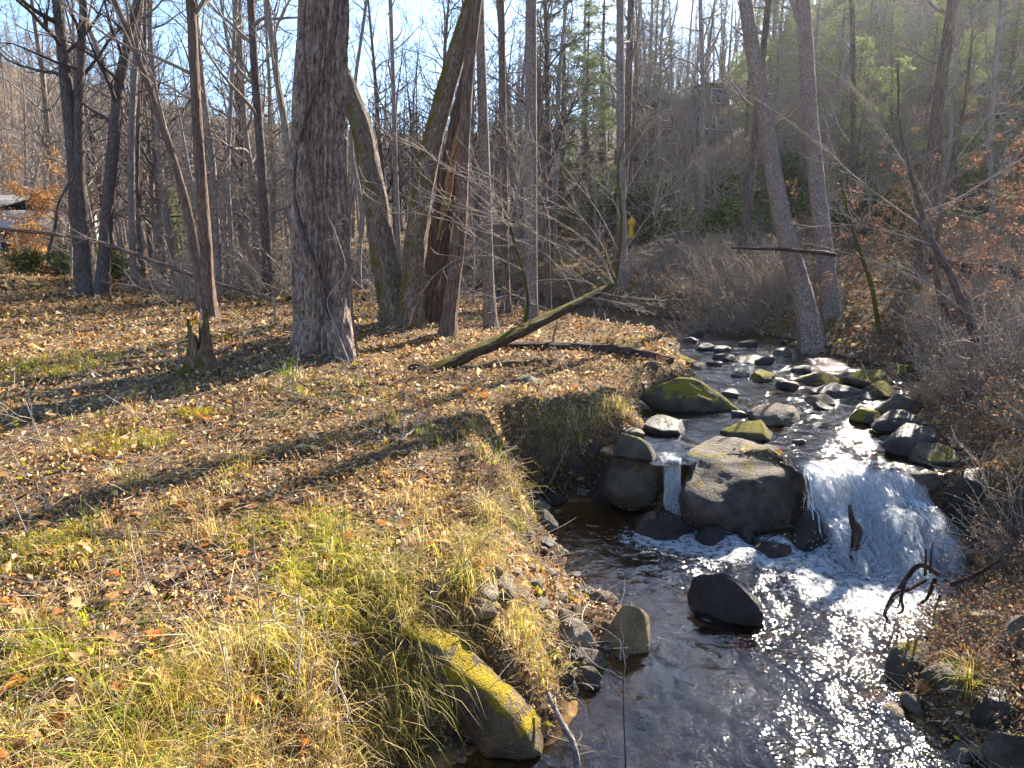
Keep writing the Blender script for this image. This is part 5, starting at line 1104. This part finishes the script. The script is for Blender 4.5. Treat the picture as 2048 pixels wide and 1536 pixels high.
# green tufts seen on the bank
for px, py, rad, cnt, hgt, gcol in [(90, 740, .75, 900, .13, 0), (30, 760, .6, 500, .12, 0), (150, 725, .6, 600, .12, 0), (310, 890, .18, 260, .12, 0), (230, 890, .35, 500, .07, 1), (390, 830, .2, 260, .08, 1), (150, 1095, .35, 500, .10, 0), (60, 1110, .3, 400, .10, 0), (560, 1080, .3, 420, .16, 0), (640, 1060, .25, 320, .15, 0),
                                    (1062, 1300, .07, 90, .30, 0), (925, 1190, .09, 130, .24, 0), (40, 1330, .25, 250, .16, 0), (150, 1480, .22, 200, .16, 2), (330, 1420, .2, 160, .16, 0), (760, 1260, .2, 360, .2, 0), (620, 1200, .2, 420, .22, 0), (700, 1330, .2, 380, .26, 0), (800, 1400, .16, 340, .26, 2), (720, 1450, .2, 420, .26, 2), (580, 1330, .2, 380, .28, 0), (860, 1330, .12, 240, .24, 2), (760, 1185, .10, 160, .2, 2), (800, 1250, .12, 200, .24, 2), (835, 1310, .12, 200, .26, 2), (890, 1400, .10, 160, .26, 2), (700, 1150, .14, 200, .2, 0), (450, 1300, .22, 400, .18, 2), (1930, 1390, .06, 90, .25, 0), (980, 1090, .12, 220, .16, 2), (640, 1420, .18, 300, .25, 2), (1100, 888, .14, 160, .26, 2), (1150, 868, .14, 160, .26, 2), (1200, 850, .13, 150, .24, 2), (1240, 828, .12, 130, .22, 2), (1062, 925, .13, 150, .26, 2), (1022, 985, .13, 150, .26, 2), (985, 1045, .13, 160, .24, 2), (960, 1110, .12, 150, .24, 2)]:
    h = hit(px, py); a = rg2.uniform(0, 6.3, cnt); rr_ = rad * np.sqrt(rg2.uniform(0, 1, cnt)); x = h[0] + rr_ * np.cos(a); y = h[1] + rr_ * np.sin(a)
    x += .35 * rad * n2(x, y, 3.0, 2, 14) ; z, dl, du = gz(x, y, True); kp = (np.minimum(dl, du) > 0) & (n2(x, y, 5.0, 3, 15) > -.12 - (rad < .15)); x, y, z = x[kp], y[kp], z[kp]; n = len(x)
    pal = [[(.22, .26, .035), (.34, .34, .05), (.15, .19, .03), (.55, .43, .17), (.50, .42, .10), (.42, .27, .10)], [(.30, .27, .02), (.38, .30, .025)], [(.46, .36, .15), (.32, .30, .07), (.56, .45, .26)]][gcol]
    D = np.linalg.norm(h - CAM); GR.append((x, y, z, hgt * rg2.uniform(.5, 1.3, n), rg2.uniform(.0008, .0019, n) * (1 + D * .10), pick(rg2, n, pal, None, .35), rg2.uniform(0, 6.3, n)))
x, y, z, h, w, cols, aa = [np.concatenate([g[k] for g in GR]) for k in range(7)]
V, q, t, c = blades(x, y, z, h, w, cols, rg2, .95, aa)
tag(obj("grass", mesh("grass", V, q, t, M['grass'], {"col": ('FLOAT_COLOR', 'POINT', c)}, False)), "green and straw-coloured grass growing through the leaf litter", "grass", None, 'stuff')
# dead stems and straw lying about
x, y, r = wedge(rg2, 9000, 2.1, 16, .85); z, dl, du = gz(x, y, True); kp = np.minimum(dl, du) > .05; x, y, z, r = x[kp], y[kp], z[kp], r[kp]
L = []
for a, b, c_, d in zip(x, y, z, r):
    th = rg2.uniform(0, 6.3); ln = rg2.uniform(.08, .40); up = abs(rg2.normal(0, .25)); p = np.array([a, b, c_ + .012]); dv = np.array([math.cos(th), math.sin(th), up])
    L.append((np.array([p, p + dv * ln * .5 + rg2.normal(0, .015, 3), p + dv * ln + rg2.normal(0, .03, 3)]), np.array([1., .85, .5]) * (.0016 + .00028 * d)))
o = obj("dead_stems", tube_mesh("dead_stems", L, 3, M['twig_pale'])); tag(o, "fine dead stems and twigs strewn over the banks", "twigs", None, 'stuff')
# large fallen leaves, each its own piece of the ground
def big_leaf(seed):
    rg = np.random.default_rng(seed); tips = [(-90, .55), (-35, .75), (10, .55), (38, .95), (62, .6), (90, 1.0), (118, .6), (142, .95), (170, .55), (215, .75)]
    V = [(0, 0, 0)]
    for a, rr in tips: V.append((rr * math.cos(math.radians(a)) * .5, rr * math.sin(math.radians(a)) * .5, 0))
    V = np.array(V); V[1:, 2] = .10 * np.sin(V[1:, 0] * 5 + seed) + rg.normal(0, .06, len(tips)) + .05
    n = len(tips); return V, np.array([[0, 1 + i, 1 + (i + 1) % n] for i in range(n)])
LM = []
for k, mt in enumerate(['leaf_orange', 'leaf_tan', 'leaf_red', 'leaf_tan', 'leaf_orange', 'leaf_tan']):
    v, t = big_leaf(k); LM.append(mesh("fallen_leaf", v, tris=t, mat=M[mt], smooth=False))
x, y, r = wedge(rg2, 1500, 2.2, 9, .8); z, dl, du = gz(x, y, True); kp = np.minimum(dl, du) > .05; x, y, z, r = x[kp][:560], y[kp][:560], z[kp][:560], r[kp][:560]
_, sx, sy = ground_normals(x, y); order = np.argsort(r)[:300]
for i in order:
    o = obj("fallen_leaf", LM[int(rg2.choice(6, p=[.18, .27, .05, .22, .1, .18]))], ground); s = rg2.uniform(.06, .13)
    o.location = (x[i], y[i], z[i] + .03 + rg2.uniform(0, .06)); o.scale = (s, s, s); o.rotation_euler = (math.atan(sy[i]) + rg2.normal(0, .35), -math.atan(sx[i]) + rg2.normal(0, .35), rg2.uniform(0, 6.3))
# standing dry stalks
for i, (x0, y0, x1, y1) in enumerate([(545, 1500, 505, 1050), (580, 1510, 590, 1180), (470, 1480, 400, 1120), (720, 1480, 640, 1190), (100, 1030, 60, 800), (120, 1020, 70, 960), (60, 1075, 10, 960), (90, 900, 50, 800), (400, 735, 400, 590), (360, 745, 355, 620), (590, 755, 610, 660), (1255, 1536, 1245, 1290), (690, 1510, 660, 1330), (620, 1500, 640, 1290), (330, 1240, 270, 1050), (880, 1330, 860, 1180), (980, 1000, 990, 880), (1085, 990, 1140, 885), (1010, 1330, 1000, 1210), (220, 760, 150, 720), (300, 850, 210, 790), (790, 900, 800, 820)]):
    A = gp(x0, y0, -.03) if i != 11 else np.array([*atz(1255, 1536, 0)[:2], -.15]); D = A[1]; B = aty(x1, y1, D); mid = (A + B) / 2 + rg2.normal(0, .02, 3)
    ds = np.linalg.norm(A - CAM)
    stick("dry_stalk", "thin dry weed stalk standing up from the grassy bank" if i != 11 else "thin dark twig rising from the shallow pool", "stalk", [A, mid, B], [.0016 + .0006 * ds, .0013 + .0005 * ds, .001 + .0003 * ds], 'twig_pale' if i != 11 else 'twig_dark', 800 + i, 5, 14, 3 if i % 2 else 0, 'twig_pale', 0, "dry stalks on the bank" if i != 11 else None)
# fallen sticks
for i, (lab, pts, w) in enumerate([
    ("long dead stick lying in the leaves below the massive trunk", [(520, 770), (600, 800), (690, 830)], .012), ("thin stick lying across the leaves right of the massive trunk", [(640, 792), (700, 800), (760, 812)], .010), ("bare stick slanting on the leaves near the dark brown trunk", [(440, 610), (490, 650), (535, 672)], .013),
    ("forked stick on the leafy slope above the cut bank", [(700, 860), (760, 850), (830, 870)], .009), ("short pale stick on the grassy slope", [(800, 890), (830, 868)], .016), ("stick lying on the lit grass of the bank", [(200, 1090), (330, 1080), (420, 1120)], .008), ("thin curved twig draped over the gravel bar", [(1200, 1185), (1165, 1240), (1175, 1290), (1215, 1310)], .006), ("pale twig at the foot of the tan rock", [(1240, 1330), (1245, 1290), (1285, 1280)], .006)]):
    stick("stick", lab, "stick", [gp(a, b, .03 + .02 * (k == 1)) for k, (a, b) in enumerate(pts)], np.linspace(w, w * .5, len(pts)), 'twig_pale', 850 + i, 7, 24, 3, 'twig_pale', .1)
stick("branch", "grey mottled branch standing in the pool beside the mossy slab", "branch", [np.array([*atz(1165, 1560, 0)[:2], -.2]), aty(1150, 1500, 3.62), aty(1120, 1440, 3.75), aty(1095, 1385, 3.9)], [.022, .019, .017, .013], 'bark_grey', 870, 10, 40, 2)
stick("branch", "dead snag standing upright in the broad cascade", "branch", [aty(1704, 1145, 6.05), aty(1709, 1100, 6.08), aty(1714, 1062, 6.1), aty(1704, 1040, 6.12), aty(1699, 1010, 6.16)], [.036, .04, .044, .026, .012], 'log_dark', 871, 12, 30, 1, 'twig_dark', .3)
# root tangle on the right shore
base = aty(1850, 1165, 5.15); root = thing("root_tangle", "gnarled dark root tangle reaching over the pool from the right bank", "roots", tuple(base))
for k, (pp, w) in enumerate([([(1880, 1150), (1840, 1130), (1810, 1160), (1785, 1200), (1770, 1225), (1775, 1240)], .022), ([(1850, 1160), (1815, 1180), (1790, 1185), (1772, 1215)], .017), ([(1810, 1165), (1803, 1195), (1806, 1220), (1795, 1228)], .014), ([(1870, 1160), (1855, 1195), (1835, 1210)], .018), ([(1850, 1150), (1852, 1120), (1850, 1100)], .012), ([(1860, 1145), (1862, 1110), (1866, 1085)], .010), ([(1785, 1200), (1800, 1190), (1795, 1215), (1782, 1210)], .009), ([(1900, 1170), (1950, 1150), (2000, 1120)], .02), ([(1775, 1238), (1765, 1265)], .007), ([(1880, 1190), (1870, 1225), (1874, 1250)], .008), ([(1890, 1160), (1930, 1185), (1980, 1240)], .012)]):
    q = np.array([aty(a, b, 5.15 + .12 * math.sin(k * 2 + i)) for i, (a, b) in enumerate(pp)]) - base
    me, _, _ = trunk_mesh("root", q, np.linspace(w, w * .5, len(pp)), 8, 26, M['log_dark'], .15, 3, 0, .3, k); obj("root", me, root)
# branch at the lower right edge
stick("branch", "pale dead branch reaching in from the lower right bank", "branch", [aty(2080, 1390, 3.9), aty(2000, 1430, 3.95), aty(1940, 1470, 4.0), aty(1890, 1500, 4.05)], [.02, .016, .012, .006], 'twig_pale', 872, 8, 30, 6, 'twig_pale')
# spray droplets over the falls
n = 1300; cx = np.where(rg2.uniform(size=n) < .78, rg2.normal(3.6, .42, n), rg2.normal(1.8, .22, n)); isb = cx > 2.6
cyy = np.where(isb, rg2.normal(6.25, .28, n), rg2.normal(7.22, .16, n)); cz = np.abs(rg2.normal(0, .13, n)) + .02
v, f = ico(1); s = rg2.uniform(.0015, .005, n)
V = (v[None] * s[:, None, None] + np.stack([cx, cyy, cz], -1)[:, None]).reshape(-1, 3); Fc = (f[None] + (np.arange(n) * len(v))[:, None, None]).reshape(-1, 3)
tag(obj("water_spray", mesh("water_spray", V, tris=Fc, mat=M['spray'])), "fine droplets splashing around the two falls", "spray", None, 'stuff')
print("litter", time.time() - T0)
# ---------------------------------------------------------------- houses and roadside post
M['siding'] = plain('siding', (.40, .42, .43), .7, .08, 3); M['roof'] = plain('roof', (.06, .06, .068), .8, .3, 20); M['trim'] = plain('trim', (.50, .51, .52), .5, .05)
M['cedar'] = plain('cedar', (.15, .10, .06), .7, .25, 6); M['darkwood'] = plain('darkwood', (.07, .05, .042), .8, .3, 6)
M['glass'] = plain('glass', (.03, .04, .05), .04, .05, 2, .9); M['yellow'] = plain('yellow', (.62, .33, .015), .5, .15, 12)
def bx(name, mat, parent, c, s, rot=(0, 0, 0)):
    v = np.array([(a, b, d) for a in (-.5, .5) for b in (-.5, .5) for d in (-.5, .5)]) * np.array(s)
    f = [[0, 1, 3, 2], [4, 6, 7, 5], [0, 4, 5, 1], [2, 3, 7, 6], [0, 2, 6, 4], [1, 5, 7, 3]]
    o = obj(name, mesh(name, v, f, mat=M[mat], smooth=False), parent); o.location = c; o.rotation_euler = rot; return o
def window(parent, c, w, h, ry=0):
    fr = bx("window", 'trim', parent, c, (w + .16, .06, h + .16)); 
    bx("pane", 'glass', fr, (0, -.025, 0), (w, .03, h)); bx("mullion", 'trim', fr, (0, -.045, 0), (w, .02, .04)); return fr
def gable(name, mat, parent, w, d, z0, h, over=.4, th=.14):
    """a pitched roof along x"""
    for s in (-1, 1):
        L = math.hypot(d / 2 + over, h * (1 + over * 2 / d)); a = math.atan2(h, d / 2)
        o = bx(name, mat, parent, (0, s * (d / 2 + over) / 2, z0 + h / 2 - h * over / d), (w + 2 * over, L, th), (-s * a, 0, 0))
p = aty(-95, 470, 41); g = gz1(p[0], 41); h1 = thing("house", "pale grey house with a white-framed window beyond the clearing", "house", (p[0], 41, g), .12)
bx("wall", 'siding', h1, (0, 3, 1.45), (8, 6, 3.3)); gable("roof", 'roof', h1, 8, 6, 3.05, .7); h1.children[1].location.y += 3; h1.children[2].location.y += 3
for x in (-1.2, 1.35, 2.9): window(h1, (x, -.03, 1.25), .8, 1.2)
bx("foundation", 'darkwood', h1, (0, -.02, -.1), (8.1, 6.1, .5))
p = aty(1395, 235, 52); g = gz1(p[0], 52); zb = p[2]
h2 = thing("house", "brown hillside house with a deck and sky-lit windows behind the trees", "house", (p[0], 52, zb - 2.2), .38); h2.scale = (.78, .78, .72)
bx("foundation", 'darkwood', h2, (0, 3, -1.6), (9.4, 6.8, 4.2)); bx("wall", 'cedar', h2, (0, 3, 2.2), (9, 6.4, 3.4)); gable("roof", 'roof', h2, 9, 6.4, 3.9, 2.2)
for c in [c for c in h2.children if c.name.startswith("roof")]: c.location.y += 3
dm = bx("dormer", 'cedar', h2, (1.6, .6, 5.0), (2.6, 2.4, 1.9)); bx("dormer_roof", 'roof', dm, (0, 0, 1.05), (3.0, 2.8, .16)); window(h2, (1.6, -.64, 5.0), 1.3, 1.2)
for x in (-3.2, -.6, 2.0, 3.6): window(h2, (x, -.24, 2.5), 1.1, 1.3)
for x in (-3.0, .8): window(h2, (x, -.44, -.7), 1.0, 1.0)
dk = bx("deck", 'darkwood', h2, (0, -1.6, .55), (9.6, 2.6, .22))
for x in np.linspace(-4.6, 4.6, 6): bx("deck_post", 'darkwood', h2, (x, -2.8, -1.0), (.16, .16, 3.0))
bx("deck_rail", 'trim', dk, (0, -1.25, 1.0), (9.6, .08, .09))
for x in np.linspace(-4.7, 4.7, 40): bx("baluster", 'darkwood', dk, (x, -1.25, .52), (.05, .05, .9))
p = aty(1262, 476, 27.5); g = gz1(p[0], 27.5); po = thing("marker_post", "short yellow roadside post with a rounded cap at the terrace edge", "post", (p[0], 27.5, g))
def lathe(name, mat, parent, prof, n=18):
    V = np.array([(r * math.cos(a), r * math.sin(a), z) for r, z in prof for a in np.arange(n) / n * 2 * math.pi]); i = np.arange(len(prof) * n).reshape(len(prof), n)
    return obj(name, mesh(name, V, np.stack([i[:-1], np.roll(i[:-1], -1, 1), np.roll(i[1:], -1, 1), i[1:]], -1).reshape(-1, 4), mat=M[mat]), parent)
b0 = max(0, p[2] - g)
lathe("stand", 'darkwood', po, [(.08, -.3), (.08, b0 + .02)]); lathe("base_flange", 'yellow', po, [(.0, b0), (.17, b0), (.17, b0 + .06), (.11, b0 + .07)]); lathe("barrel", 'yellow', po, [(.11, b0 + .06), (.11, b0 + .52)])
lathe("collar", 'yellow', po, [(.11, b0 + .5), (.155, b0 + .5), (.155, b0 + .56), (.11, b0 + .57)]); lathe("cap", 'yellow', po, [(.14, b0 + .56), (.13, b0 + .64), (.09, b0 + .71), (.04, b0 + .74), (.04, b0 + .79), (0, b0 + .8)])
print("houses", time.time() - T0)
# ---------------------------------------------------------------- haze
Nh = NT('haze'); pv = Nh.n("ShaderNodeVolumePrincipled"); Nh.set(pv, "Color", (.86, .91, 1.0)); Nh.set(pv, "Density", .0003); Nh.set(pv, "Anisotropy", .8); Nh.t.links.new(pv.outputs[0], Nh.out.inputs["Volume"])
x0, x1, y0, y1, z0, z1 = GX[0] - 2, GX[-1] + 2, GY[0] - 2, GY[-1] + 2, Zg.min() - 1.5, max(Zg.max(), 30) + 20
hz = bx("haze", 'trim', None, ((x0 + x1) / 2, (y0 + y1) / 2, (z0 + z1) / 2), (x1 - x0, y1 - y0, z1 - z0)); hz.data.materials.clear(); hz.data.materials.append(Nh.m)
tag(hz, "thin sunlit winter haze in the air of the valley", None, None, 'stuff'); print("z range", Zg.min(), Zg.max())
print("triangles", sum(len(m.loops) - 2 * len(m.polygons) for m in bpy.data.meshes))
